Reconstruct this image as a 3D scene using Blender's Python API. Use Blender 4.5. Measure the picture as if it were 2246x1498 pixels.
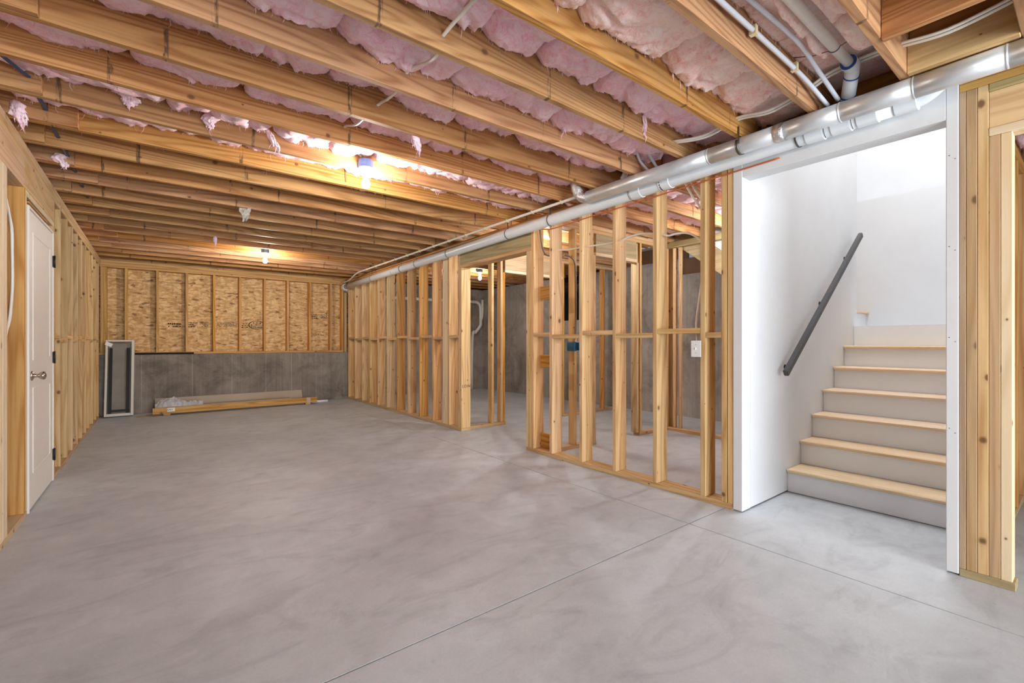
import bpy, bmesh, math, random
from mathutils import Vector, Matrix, noise as mn
random.seed(7)
for o in list(bpy.data.objects): bpy.data.objects.remove(o)
SC = bpy.context.scene
COL = SC.collection
# ------------------------------------------------------------------ camera
F, CX, CY, TH, H = 1008.0, 1123.0, 751.0, math.radians(37.85), 1.143
S_, C_ = math.sin(TH), math.cos(TH)
cd = bpy.data.cameras.new('camera'); cam = bpy.data.objects.new('camera', cd); COL.objects.link(cam)
cam.location = (0, 0, H); cam.rotation_euler = (math.pi/2, 0, -TH)
cd.sensor_fit = 'HORIZONTAL'; cd.sensor_width = 36.0; cd.lens = 36.0*F/2246.0; cd.shift_y = 2.0/2246.0
cd.clip_start = 0.02; cd.clip_end = 100
SC.camera = cam
# ------------------------------------------------------------------ world, big lights, exposure
W = bpy.data.worlds.new('world'); SC.world = W; W.use_nodes = True
W.node_tree.nodes['Background'].inputs[0].default_value = (0.80, 0.88, 1.0, 1)
W.node_tree.nodes['Background'].inputs[1].default_value = 0.35
def area(name, loc, rot, sx, sy, power, col):
    l = bpy.data.lights.new(name, 'AREA'); l.shape = 'RECTANGLE'; l.size = sx; l.size_y = sy
    l.energy = power; l.color = col
    o = bpy.data.objects.new(name, l); COL.objects.link(o); o.location = loc; o.rotation_euler = rot
    return o
# added fill light at an assumed rear opening, behind the camera
area('rear_fill_light', (1.25, -3.95, 1.25), (math.radians(90), 0, 0), 3.4, 2.2, 290, (0.84, 0.93, 1.0))
# ceiling light of the floor above, over the stairwell
area('upstairs_ceiling_light', (4.45, 0.85, 5.15), (0, 0, 0), 1.9, 0.6, 58, (0.97, 0.985, 1.0))
area('upstairs_room_light', (7.2, 1.6, 5.15), (0, 0, 0), 0.9, 2.0, 27, (0.98, 0.985, 1.0))
BULB = 520.0
SC.view_settings.view_transform = 'Standard'; SC.view_settings.look = 'None'
SC.view_settings.gamma = 1.0; SC.view_settings.use_curve_mapping = False
SC.view_settings.exposure = 0.55

# ------------------------------------------------------------------ pixel helpers (a pixel gives a direction; the plane gives the distance)
def _ray(u, v):
    a = (u-CX)/F; b = -(v-CY)/F
    return Vector((S_+a*C_, C_-a*S_, b))
def atX(u, v, x): d = _ray(u, v)*1.0; t = x/d.x; return Vector((x, d.y*t, H+d.z*t))
def atY(u, v, y): d = _ray(u, v)*1.0; t = y/d.y; return Vector((d.x*t, y, H+d.z*t))
def atZ(u, v, z): d = _ray(u, v)*1.0; t = (z-H)/d.z; return Vector((d.x*t, d.y*t, z))

# ------------------------------------------------------------------ materials
def srgb(r, g, b):
    f = lambda c: (c/255/12.92) if c/255 <= 0.04045 else ((c/255+0.055)/1.055)**2.4
    return (f(r), f(g), f(b), 1)
class NT:
    def __init__(s, name):
        s.m = bpy.data.materials.new(name); s.m.use_nodes = True
        s.t = s.m.node_tree; s.b = s.t.nodes['Principled BSDF']
    def n(s, typ, **kw):
        x = s.t.nodes.new('ShaderNode'+typ)
        for k, v in kw.items(): setattr(x, k, v)
        return x
    def l(s, a, b): s.t.links.new(a, b)
    def val(s, x, sock):
        if hasattr(x, 'is_linked') or hasattr(x, 'links'): s.l(x, sock)
        else: sock.default_value = x
    def math(s, op, a, b=0.0, c=None, clamp=False):
        x = s.n('Math', operation=op); x.use_clamp = clamp
        s.val(a, x.inputs[0]); s.val(b, x.inputs[1])
        if c is not None: s.val(c, x.inputs[2])
        return x.outputs[0]
    def mix(s, f, a, b, mode='MIX'):
        x = s.n('Mix', data_type='RGBA', blend_type=mode)
        s.val(f, x.inputs[0]); s.val(a, x.inputs[6]); s.val(b, x.inputs[7])
        return x.outputs[2]
    def ramp(s, f, lo, hi, a=0.0, b=1.0):
        x = s.n('MapRange'); x.clamp = True
        s.val(f, x.inputs[0]); x.inputs[1].default_value = lo; x.inputs[2].default_value = hi
        x.inputs[3].default_value = a; x.inputs[4].default_value = b
        return x.outputs[0]
    def noise(s, vec, scale=1, detail=3, rough=0.5, dist=0.0):
        x = s.n('TexNoise'); s.l(vec, x.inputs['Vector']); x.inputs['Scale'].default_value = scale
        x.inputs['Detail'].default_value = detail; x.inputs['Roughness'].default_value = rough
        x.inputs['Distortion'].default_value = dist
        return x.outputs[0]
    def vmul(s, vec, xyz):
        x = s.n('VectorMath', operation='MULTIPLY'); s.l(vec, x.inputs[0]); x.inputs[1].default_value = xyz
        return x.outputs[0]
    def vadd(s, a, b):
        x = s.n('VectorMath', operation='ADD'); s.val(a, x.inputs[0]); s.val(b, x.inputs[1]); return x.outputs[0]
    def bump(s, h, strength, dist=0.01):
        x = s.n('Bump'); x.inputs['Strength'].default_value = strength; x.inputs['Distance'].default_value = dist
        s.l(h, x.inputs['Height']); s.l(x.outputs[0], s.b.inputs['Normal'])
    def set(s, **kw):
        for k, v in kw.items():
            k = k.replace('_', ' ')
            s.val(v, s.b.inputs[k])

def wood(name, a, b, knot=0.5, vary=0.22, rough=0.62, stamp=False, dust=0.0, ringk=1.0, sat=0.82):
    t = NT(name)
    uv = t.n('UVMap').outputs[0]
    oi = t.n('ObjectInfo'); r = oi.outputs['Random']
    cx = t.n('CombineXYZ'); t.l(t.math('MULTIPLY', r, 91.7), cx.inputs[0]); t.l(t.math('MULTIPLY', r, 13.3), cx.inputs[1]); t.l(t.math('MULTIPLY', r, 57.1), cx.inputs[2])
    v = t.vadd(uv, cx.outputs[0])
    big = t.noise(t.vmul(v, (0.7, 6, 1)), 1, 2, 0.5, 0.4)
    ring = t.math('MULTIPLY_ADD', t.math('SINE', t.math('MULTIPLY', t.noise(t.vmul(v, (0.35, 5.5, 1)), 1, 1.5, 0.45, 0.25), 75.0*ringk)), 0.5, 0.5)
    ring = t.math('POWER', ring, 2.2)
    fine = t.noise(t.vmul(v, (5, 230, 1)), 1, 3, 0.6)
    streak = t.noise(t.vmul(v, (1.1, 40, 1)), 1, 3, 0.55)
    f = t.math('ADD', t.math('MULTIPLY', ring, 0.55), t.math('MULTIPLY_ADD', streak, 1.3, -0.42))
    f = t.math('ADD', f, t.math('MULTIPLY', t.math('SUBTRACT', fine, 0.5), 0.55), clamp=True)
    col = t.mix(f, a, b)
    # slow tone changes along the board and board-to-board differences
    tone = t.math('ADD', t.ramp(big, 0.3, 0.7, 1-vary*0.45, 1+vary*0.45), t.math('MULTIPLY', t.math('SUBTRACT', r, 0.5), vary*1.1))
    hs = t.n('HueSaturation'); t.l(t.math('MULTIPLY_ADD', t.math('FRACT', t.math('MULTIPLY', r, 7.31)), 0.012, 0.494), hs.inputs[0])
    t.l(t.math('MULTIPLY_ADD', t.math('FRACT', t.math('MULTIPLY', r, 3.77)), 0.16, sat), hs.inputs[1]); t.l(tone, hs.inputs[2]); t.l(col, hs.inputs[4])
    col = hs.outputs[0]
    # knots
    vo = t.n('TexVoronoi', feature='F1', voronoi_dimensions='2D'); t.l(t.vmul(v, (4.2, 5.6, 1)), vo.inputs['Vector']); vo.inputs['Scale'].default_value = 1.0
    sep = t.n('SeparateColor'); t.l(vo.outputs['Color'], sep.inputs[0])
    keep = t.math('LESS_THAN', sep.outputs[0], knot)
    size = t.math('MULTIPLY_ADD', t.math('POWER', sep.outputs[1], 2.0), 0.075, 0.022)
    dn = t.math('DIVIDE', vo.outputs['Distance'], size)
    dn = t.math('ADD', dn, t.math('MULTIPLY', t.math('SUBTRACT', streak, 0.5), 0.8))
    k = t.math('MULTIPLY', keep, t.ramp(dn, 0.55, 1.15, 1, 0))
    halo = t.math('MULTIPLY', keep, t.ramp(dn, 0.9, 2.4, 0.35, 0))
    col = t.mix(halo, col, t.mix(0.6, a, (0.28, 0.10, 0.025, 1)))
    col = t.mix(t.math('MULTIPLY', k, 0.85), col, (0.13, 0.055, 0.022, 1))
    if stamp:   # dark ink bars that the mill and yard left across the boards, and grey soiling
        su = t.n('SeparateXYZ'); t.l(v, su.inputs[0])
        cell = t.math('FLOOR', t.math('MULTIPLY', su.outputs[0], 1.15)); fr = t.math('FRACT', t.math('MULTIPLY', su.outputs[0], 1.15))
        wn = t.n('TexWhiteNoise', noise_dimensions='2D'); c2 = t.n('CombineXYZ'); t.l(cell, c2.inputs[0]); t.l(t.math('MULTIPLY', r, 41.0), c2.inputs[1]); t.l(c2.outputs[0], wn.inputs['Vector'])
        ps = t.math('MULTIPLY_ADD', wn.outputs['Value'], 0.8, 0.1)
        bar = t.ramp(t.math('ABSOLUTE', t.math('SUBTRACT', fr, ps)), 0.010, 0.016, 1, 0)
        bar = t.math('MULTIPLY', bar, t.ramp(t.noise(t.vmul(v, (60, 11, 1)), 1, 3, 0.6), 0.46, 0.58, 0, 0.75))
        col = t.mix(bar, col, (0.035, 0.025, 0.02, 1))
        soil = t.ramp(t.noise(t.vmul(v, (0.9, 3.0, 1)), 1.3, 4, 0.6), 0.52, 0.75, 0, 0.35)
        col = t.mix(soil, col, (0.20, 0.13, 0.075, 1))
    if dust:
        dz = t.ramp(t.noise(t.vmul(v, (2.0, 9.0, 1)), 1, 4, 0.65), 0.35, 0.75, 0, dust)
        col = t.mix(dz, col, (0.42, 0.38, 0.32, 1))
    t.set(Base_Color=col, Roughness=rough, Specular_IOR_Level=0.25)
    t.bump(t.math('ADD', fine, t.math('MULTIPLY', ring, 0.4)), 0.10, 0.004)
    return t.m

M = {}
M['stud'] = wood('stud_pine', srgb(226, 189, 134), srgb(190, 142, 85), 0.60, 0.16, sat=0.87)
M['stud_pale'] = wood('stud_pale', srgb(236, 212, 172), srgb(219, 187, 139), 0.45, 0.16, dust=0.15)
M['stud_orange'] = wood('stud_orange', srgb(218, 172, 110), srgb(178, 124, 66), 0.5, 0.16, sat=0.96)
M['joist'] = wood('joist_fir', srgb(202, 153, 100), srgb(150, 98, 54), 0.30, 0.20, stamp=True, ringk=1.5, sat=0.90)
M['treated'] = wood('treated_lumber', srgb(190, 168, 112), srgb(158, 132, 80), 0.45, 0.14, dust=0.12)
M['plate'] = wood('plate_pine', srgb(206, 168, 116), srgb(172, 130, 82), 0.5, 0.2, dust=0.35)
M['header'] = wood('header_fir', srgb(222, 184, 132), srgb(196, 150, 98), 0.3, 0.14, ringk=0.8)
M['oak'] = wood('oak_tread', srgb(238, 208, 170), srgb(222, 184, 142), 0.0, 0.05, rough=0.45, ringk=1.5)
M['subfloor'] = wood('subfloor_ply', srgb(164, 120, 78), srgb(126, 86, 52), 0.2, 0.2)

def plain(name, col, rough=0.5, metal=0.0, nz=0.0, nscale=8.0, spec=0.5, bump=0.0):
    t = NT(name)
    if nz:
        p = t.n('TexCoord').outputs['Object']; f = t.noise(p, nscale, 4, 0.6)
        d = tuple(c*(1-nz) for c in col[:3])+(1,); e = tuple(min(1, c*(1+nz*0.5)) for c in col[:3])+(1,)
        t.set(Base_Color=t.mix(t.ramp(f, 0.3, 0.7), d, e))
        if bump: t.bump(f, bump, 0.003)
    else: t.set(Base_Color=col)
    t.set(Roughness=rough, Metallic=metal, Specular_IOR_Level=spec)
    return t.m
M['drywall'] = plain('white_drywall', srgb(223, 223, 224), 0.75, nz=0.03, nscale=3, spec=0.2)
M['riserw'] = plain('white_riser_paint', srgb(240, 241, 243), 0.5, nz=0.02, nscale=3)
M['doorw'] = plain('primed_door', srgb(238, 231, 222), 0.5, nz=0.02)
M['pvc'] = plain('white_pvc', srgb(226, 229, 232), 0.33, nz=0.03, nscale=10)
M['pvcwarm'] = plain('cream_pvc', srgb(238, 234, 226), 0.36, nz=0.04, nscale=9)
M['pex'] = plain('white_pex', srgb(214, 217, 226), 0.32)
M['cable'] = plain('white_cable', srgb(236, 230, 220), 0.45)
M['bluecable'] = plain('navy_cable', srgb(44, 62, 98), 0.42)
M['greycable'] = plain('grey_cable', srgb(118, 108, 100), 0.5)
M['orangecable'] = plain('orange_cable', srgb(188, 92, 44), 0.5)
M['bluebox'] = plain('blue_box_plastic', srgb(78, 118, 178), 0.45, nz=0.06)
M['tealbox'] = plain('teal_box_plastic', srgb(24, 92, 132), 0.45)
M['porcelain'] = plain('white_porcelain', srgb(240, 240, 238), 0.25)
M['black'] = plain('black_metal', srgb(30, 30, 32), 0.4, spec=0.4)
M['rail'] = plain('dark_bronze_rail', srgb(62, 61, 62), 0.48, nz=0.08, nscale=20)
M['nickel'] = plain('satin_nickel', srgb(186, 176, 164), 0.25, 1.0)
M['strap'] = plain('steel_strap', srgb(110, 108, 106), 0.4, 0.9)
M['wire'] = plain('steel_wire', srgb(120, 120, 122), 0.45, 0.7)
M['bluestripe'] = plain('blue_primer', srgb(36, 82, 160), 0.5)
M['ink'] = plain('black_ink', srgb(38, 33, 30), 0.8, spec=0.1)
M['staple'] = plain('cream_staple', srgb(226, 212, 170), 0.5)
M['paper'] = plain('white_paper', srgb(236, 232, 226), 0.85, nz=0.05, nscale=30)
M['plastic'] = plain('crumpled_plastic', srgb(238, 236, 238), 0.3, nz=0.12, nscale=22, bump=0.4)
M['vinyl'] = plain('white_vinyl', srgb(216, 208, 198), 0.45)
M['trimboard'] = plain('primed_trim_board', srgb(176, 160, 138), 0.6, nz=0.06, nscale=4)
M['tape'] = plain('clear_tape', srgb(196, 176, 156), 0.25)
M['dark'] = plain('black_cavity', srgb(6, 6, 7), 0.6, spec=0.2)
M['greypane'] = plain('grey_film', srgb(190, 178, 164), 0.5, nz=0.2, nscale=5)
M['kraft'] = plain('brown_board', srgb(118, 84, 56), 0.7, nz=0.2, nscale=3)

t = NT('galvanised_steel'); p = t.n('TexCoord').outputs['Object']
f = t.noise(t.vmul(p, (60, 12, 60)), 1, 4, 0.7); g = t.noise(p, 5, 3, 0.5)
t.set(Base_Color=t.mix(t.ramp(g, 0.3, 0.7), srgb(196, 198, 200), srgb(224, 226, 228)), Metallic=0.55, Roughness=t.ramp(f, 0.25, 0.75, 0.30, 0.48)); t.bump(f, 0.05, 0.002)
M['galv'] = t.m
t = NT('foil_tape'); p = t.n('TexCoord').outputs['Object']; f = t.noise(p, 70, 4, 0.7)
t.set(Base_Color=srgb(210, 210, 212), Metallic=1.0, Roughness=0.22); t.bump(f, 0.9, 0.006); M['foil'] = t.m

def concrete(name, a, b, dk, rough, trowel=True, formlines=False):
    t = NT(name); p = t.n('NewGeometry').outputs['Position']
    m1 = t.noise(t.vmul(p, (1, 1, 1)), 0.9, 5, 0.62, 0.3); m2 = t.noise(t.vmul(p, (1, 1, 1)), 6, 5, 0.65); m3 = t.noise(p, 90, 3, 0.6)
    f = t.math('ADD', t.math('MULTIPLY', m1, 0.75), t.math('MULTIPLY', m2, 0.35))
    col = t.mix(t.ramp(f, 0.36, 0.74), a, b)
    if trowel:
        w = t.noise(t.vmul(t.vadd(p, (3, 1, 0)), (1.5, 3.4, 1)), 1, 5, 0.65, 2.2)
        w2 = t.noise(t.vmul(p, (3.0, 1.3, 1)), 1, 5, 0.65, 2.2)
        col = t.mix(t.ramp(w, 0.50, 0.72, 0, 0.42), col, dk)
        col = t.mix(t.ramp(w2, 0.56, 0.74, 0, 0.22), col, tuple(min(1, c*1.12) for c in a[:3])+(1,))
        sp = t.ramp(t.noise(p, 26, 2, 0.5), 0.70, 0.76, 0, 0.25)
        col = t.mix(sp, col, dk)
    if formlines:
        s = t.noise(t.vmul(p, (34, 34, 0.9)), 1, 3, 0.6)
        col = t.mix(t.ramp(s, 0.45, 0.70, 0, 0.30), col, dk)
        pa = t.ramp(t.noise(p, 1.7, 5, 0.7, 0.6), 0.47, 0.66, 0, 0.62)
        col = t.mix(pa, col, dk)
        pit = t.ramp(t.noise(p, 45, 2, 0.5), 0.70, 0.74, 0, 0.5); col = t.mix(pit, col, tuple(c*0.5 for c in dk[:3])+(1,))
    col = t.mix(t.ramp(m3, 0.35, 0.7, 0, 0.14), col, dk)
    t.set(Base_Color=col, Roughness=t.ramp(m2, 0.3, 0.7, rough-0.07, rough+0.1), Specular_IOR_Level=0.35)
    t.bump(t.math('ADD', m2, t.math('MULTIPLY', m3, 0.5)), 0.06, 0.004)
    return t.m
M['slab'] = concrete('concrete_slab', srgb(206, 210, 214), srgb(178, 182, 186), srgb(144, 147, 150), 0.5)
M['conc'] = concrete('concrete_wall', srgb(160, 148, 136), srgb(124, 113, 102), srgb(72, 63, 55), 0.8, trowel=False, formlines=True)

M['conc_hall'] = concrete('concrete_hall_wall', srgb(186, 177, 169), srgb(156, 148, 140), srgb(104, 97, 91), 0.8, trowel=False, formlines=True)
t = NT('osb_board'); p = t.n('TexCoord').outputs['Object']
wq = t.n('TexNoise'); t.l(p, wq.inputs['Vector']); wq.inputs['Scale'].default_value = 9; wq.inputs['Detail'].default_value = 2
wp = t.n('VectorMath', operation='MULTIPLY_ADD'); t.l(wq.outputs['Color'], wp.inputs[0]); wp.inputs[1].default_value = (0.10, 0.10, 0.06); t.l(p, wp.inputs[2])
def flake(sc, rot):
    mp = t.n('Mapping'); mp.inputs['Rotation'].default_value = (0, rot, 0); mp.inputs['Scale'].default_value = sc; t.l(wp.outputs[0], mp.inputs['Vector'])
    vo = t.n('TexVoronoi', feature='F1'); t.l(mp.outputs[0], vo.inputs['Vector']); vo.inputs['Scale'].default_value = 1
    sc_ = t.n('SeparateColor'); t.l(vo.outputs['Color'], sc_.inputs[0]); return sc_.outputs[0], vo.outputs['Distance']
a1, d1 = flake((10, 10, 34), 0.35); a2, d2 = flake((15, 15, 44), -0.6); a3, d3 = flake((26, 26, 9), 0.5)
f = t.math('ADD', t.math('MULTIPLY', a1, 0.36), t.math('MULTIPLY', a2, 0.36)); f = t.math('ADD', f, t.math('MULTIPLY', a3, 0.28))
col = t.mix(t.ramp(f, 0.25, 0.75), srgb(194, 150, 96), srgb(232, 196, 144))
col = t.mix(t.math('MULTIPLY', t.math('GREATER_THAN', a2, 0.955), 0.75), col, srgb(112, 68, 34))
col = t.mix(t.ramp(d2, 0.55, 0.8, 0, 0.3), col, srgb(140, 96, 52))
t.set(Base_Color=col, Roughness=0.7, Specular_IOR_Level=0.2); t.bump(f, 0.25, 0.004); M['osb'] = t.m

def pink(name, a, b, c):
    t = NT(name); p = t.n('TexCoord').outputs['Object']
    w = t.n('TexNoise'); t.l(p, w.inputs['Vector']); w.inputs['Scale'].default_value = 5; w.inputs['Detail'].default_value = 3
    q = t.n('VectorMath', operation='MULTIPLY_ADD'); t.l(w.outputs['Color'], q.inputs[0]); q.inputs[1].default_value = (0.22, 0.22, 0.22); t.l(p, q.inputs[2])
    w2 = t.n('TexNoise'); t.l(p, w2.inputs['Vector']); w2.inputs['Scale'].default_value = 14; w2.inputs['Detail'].default_value = 2
    q2 = t.n('VectorMath', operation='MULTIPLY_ADD'); t.l(w2.outputs['Color'], q2.inputs[0]); q2.inputs[1].default_value = (0.09, 0.09, 0.09); t.l(q.outputs[0], q2.inputs[2])
    fib = t.noise(t.vmul(q2.outputs[0], (14, 95, 40)), 1, 5, 0.7); fib2 = t.noise(t.vmul(q2.outputs[0], (120, 22, 40)), 1, 5, 0.7)
    blot = t.noise(q2.outputs[0], 6, 4, 0.6); blot2 = t.noise(q2.outputs[0], 13, 4, 0.65, 0.8)
    col = t.mix(t.ramp(blot, 0.36, 0.62), a, b)
    col = t.mix(t.ramp(blot2, 0.50, 0.70, 0, 0.7), col, c)
    fs = t.math('MULTIPLY', t.math('ADD', fib, fib2), 0.5)
    col = t.mix(t.ramp(fs, 0.42, 0.56, 0.0, 0.65), col, tuple(min(1, x*1.04+0.03) for x in a[:3])+(1,))
    col = t.mix(t.ramp(fs, 0.46, 0.36, 0.0, 0.32), col, c)
    t.set(Base_Color=col, Roughness=1.0, Specular_IOR_Level=0.05)
    t.b.inputs['Sheen Weight'].default_value = 0.25; t.b.inputs['Sheen Roughness'].default_value = 0.6
    t.bump(t.math('ADD', t.math('MULTIPLY', fs, 0.8), t.math('MULTIPLY', blot2, 0.7)), 0.5, 0.014)
    return t.m
M['pink'] = pink('pink_fibreglass', srgb(254, 224, 233), srgb(252, 194, 209), srgb(240, 142, 163))
M['peach'] = pink('peach_fibreglass', srgb(255, 230, 223), srgb(252, 202, 193), srgb(238, 148, 141))
def glow(key, strength, c=(1.0, 0.93, 0.84, 1)):
    t = NT(key+'_glow'); em = t.n('Emission'); em.inputs[0].default_value = c; em.inputs[1].default_value = strength
    t.l(em.outputs[0], t.t.nodes['Material Output'].inputs[0]); M[key] = t.m
glow('bulb', BULB); glow('bulb_dim', BULB*0.35); glow('bulb_far', BULB*1.75); glow('bulb_cool', BULB*1.35, (0.92, 0.96, 1.0, 1))
t = NT('dark_glass'); t.set(Base_Color=srgb(70, 66, 64), Roughness=0.06, Alpha=0.16); M['glass'] = t.m
t = NT('night_window_glass'); t.set(Base_Color=(0.004, 0.004, 0.005, 1), Roughness=0.05); M['nightglass'] = t.m

# ------------------------------------------------------------------ mesh helpers
def link(name, mesh, mat, parent=None, loc=(0, 0, 0), rot=(0, 0, 0)):
    o = bpy.data.objects.new(name, mesh); COL.objects.link(o)
    if mat is not None and len(mesh.materials) == 0: mesh.materials.append(M[mat])
    o.location = loc; o.rotation_euler = rot; o.parent = parent
    return o
def thing(name, label, cat, group=None, loc=(0, 0, 0)):
    o = bpy.data.objects.new(name, None); COL.objects.link(o); o.location = loc; o.empty_display_size = 0.05
    return tag(o, label, cat, group)
def tag(o, label, cat, group=None):
    o['label'] = label; o['category'] = cat
    if group: o['group'] = group
    return o
def struct(name, label=None):
    o = bpy.data.objects.new(name, None); COL.objects.link(o); o['kind'] = 'structure'; o.empty_display_size = 0.05
    if label: o['label'] = label
    return o
_cache = {}
def box_mesh(dx, dy, dz, mat, grain, bev=0.0025):
    key = (round(dx, 4), round(dy, 4), round(dz, 4), mat, grain, bev)
    if key in _cache: return _cache[key]
    bm = bmesh.new(); bmesh.ops.create_cube(bm, size=1.0)
    for v in bm.verts: v.co = Vector((v.co.x*dx, v.co.y*dy, v.co.z*dz))
    if bev and min(dx, dy, dz) > 3*bev:
        bmesh.ops.bevel(bm, geom=list(bm.edges), offset=bev, segments=1, affect='EDGES')
    uvl = bm.loops.layers.uv.new('UVMap')
    g = 'xyz'.index(grain); rest = [i for i in range(3) if i != g]
    for f in bm.faces:
        n = [abs(c) for c in f.normal]; ax = n.index(max(n))
        for lp in f.loops:
            c = lp.vert.co
            if ax == g: lp[uvl].uv = (c[rest[0]]*0.3, c[rest[1]]+3.1)
            else:
                other = [i for i in rest if i != ax][0]
                lp[uvl].uv = (c[g], c[other] + (0.37 if ax == rest[0] else 0.0) + (0.9 if f.normal[ax] > 0 else 0))
    me = bpy.data.meshes.new('board'); bm.to_mesh(me); bm.free(); me.materials.append(M[mat])
    _cache[key] = me
    return me
def box(name, x0, x1, y0, y1, z0, z1, mat, parent=None, grain=None, bev=0.0025):
    d = (x1-x0, y1-y0, z1-z0)
    if grain is None: grain = 'xyz'[d.index(max(d))]
    off = parent.matrix_basis.translation if parent else Vector((0, 0, 0))
    return link(name, box_mesh(*d, mat, grain, bev), None, parent, Vector(((x0+x1)/2, (y0+y1)/2, (z0+z1)/2))-off)
def mesh_from(bm, smooth=True):
    me = bpy.data.meshes.new('m'); bm.normal_update(); bm.to_mesh(me); bm.free()
    if smooth:
        for p in me.polygons: p.use_smooth = True
    return me
def smooth_pts(pts, n=6):
    P = [Vector(p) for p in pts]
    if len(P) < 3: return P
    out = []
    for i in range(len(P)-1):
        a = P[max(i-1, 0)]; b = P[i]; c = P[i+1]; d = P[min(i+2, len(P)-1)]
        for k in range(n):
            s = k/n
            out.append(0.5*((2*b)+(c-a)*s+(2*a-5*b+4*c-d)*s*s+(3*b-a-3*c+d)*s**3))
    out.append(P[-1]); return out
def tube_mesh(pts, r, sides=10, flat=1.0, rfun=None, caps=True, up0=Vector((0, 0, 1))):
    bm = bmesh.new(); uvl = bm.loops.layers.uv.new('UVMap'); P = [Vector(p) for p in pts]; rings = []; L = 0
    prevn = None
    for i, p in enumerate(P):
        d = (P[min(i+1, len(P)-1)]-P[max(i-1, 0)]).normalized()
        up = up0
        if abs(d.dot(up)) > 0.95: up = Vector((1, 0, 0))
        n = (prevn - d*prevn.dot(d)) if prevn is not None else up.cross(d)
        n = n.normalized(); prevn = n; b = d.cross(n).normalized()
        rr = rfun(i/(len(P)-1)) if rfun else r
        rings.append([bm.verts.new(p+n*math.cos(2*math.pi*k/sides)*rr*flat+b*math.sin(2*math.pi*k/sides)*rr) for k in range(sides)])
    for i in range(len(rings)-1):
        for k in range(sides):
            bm.faces.new((rings[i][k], rings[i][(k+1) % sides], rings[i+1][(k+1) % sides], rings[i+1][k]))
    if caps: bm.faces.new(rings[0][::-1]); bm.faces.new(rings[-1])
    bmesh.ops.recalc_face_normals(bm, faces=bm.faces)
    me = mesh_from(bm)
    if caps:
        for p in me.polygons:
            if len(p.vertices) > 4: p.use_smooth = False
    return me
def tube(name, pts, r, mat, parent=None, sides=10, flat=1.0, sm=0, rfun=None, up0=Vector((0, 0, 1))):
    P = smooth_pts(pts, sm) if sm else [Vector(p) for p in pts]
    off = parent.matrix_basis.translation if parent else Vector((0, 0, 0))
    o = link(name, tube_mesh([p-off for p in P], r, sides, flat, rfun, up0=up0), mat, parent)
    return o
def lathe_mesh(prof, sides=24, mat=None):      # profile (r, z), axis z
    bm = bmesh.new(); rings = []
    for r, z in prof:
        rings.append([bm.verts.new((r*math.cos(2*math.pi*k/sides), r*math.sin(2*math.pi*k/sides), z)) for k in range(sides)])
    for i in range(len(rings)-1):
        for k in range(sides): bm.faces.new((rings[i][k], rings[i][(k+1) % sides], rings[i+1][(k+1) % sides], rings[i+1][k]))
    bm.faces.new(rings[0][::-1]); bm.faces.new(rings[-1]); bmesh.ops.recalc_face_normals(bm, faces=bm.faces)
    bmesh.ops.remove_doubles(bm, verts=bm.verts, dist=1e-5)
    return mesh_from(bm)
def poly_prism(name, pts2, axis, a0, a1, mat, parent=None):
    """polygon in the two axes left over from `axis`, extruded from a0 to a1 along it"""
    bm = bmesh.new(); idx = [i for i in range(3) if i != 'xyz'.index(axis)]
    def mk(p, a):
        c = [0, 0, 0]; c['xyz'.index(axis)] = a; c[idx[0]] = p[0]; c[idx[1]] = p[1]; return bm.verts.new(c)
    A = [mk(p, a0) for p in pts2]; B = [mk(p, a1) for p in pts2]; n = len(A)
    for i in range(n): bm.faces.new((A[i], A[(i+1) % n], B[(i+1) % n], B[i]))
    bm.faces.new(A[::-1]); bm.faces.new(B); bmesh.ops.recalc_face_normals(bm, faces=bm.faces)
    uvl = bm.loops.layers.uv.new('UVMap')
    for f in bm.faces:
        for lp in f.loops: lp[uvl].uv = (lp.vert.co[idx[0]], lp.vert.co[idx[1]]+lp.vert.co['xyz'.index(axis)])
    off = parent.matrix_basis.translation if parent else Vector((0, 0, 0))
    for v in bm.verts: v.co -= off
    return link(name, mesh_from(bm, False), mat, parent)
def text_mesh(body, size, thick=0.0004):
    c = bpy.data.curves.new('t', 'FONT'); c.body = body; c.size = size; c.extrude = thick; c.align_x = 'CENTER'; c.align_y = 'CENTER'; c.resolution_u = 2
    o = bpy.data.objects.new('t', c); COL.objects.link(o)
    dg = bpy.context.evaluated_depsgraph_get(); dg.update()
    me = bpy.data.meshes.new_from_object(o.evaluated_get(dg)); bpy.data.objects.remove(o); bpy.data.curves.remove(c)
    me.materials.clear(); return me
# ================================================================== STRUCTURE
ZC = 2.44; JD = 0.286; ZT = ZC+JD           # joist underside, joist depth, joist top
XL, XR = -0.665, 3.11                       # room faces of the left and right stud walls
YF = 9.5                                    # far concrete wall
fl = struct('floor', 'trowelled grey concrete slab with saw-cut joints')
for (x0, x1) in ((-2.6, 2.6565), (2.6635, 6.75)):
    for (y0, y1) in ((-4.2, 1.6015), (1.6085, 9.7)):
        box('slab_panel', x0, x1, y0, y1, -0.12, 0, 'slab', fl, bev=0)
box('joint_bed', -2.6, 6.75, -4.2, 9.7, -0.125, -0.022, 'dark', fl, bev=0)
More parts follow.
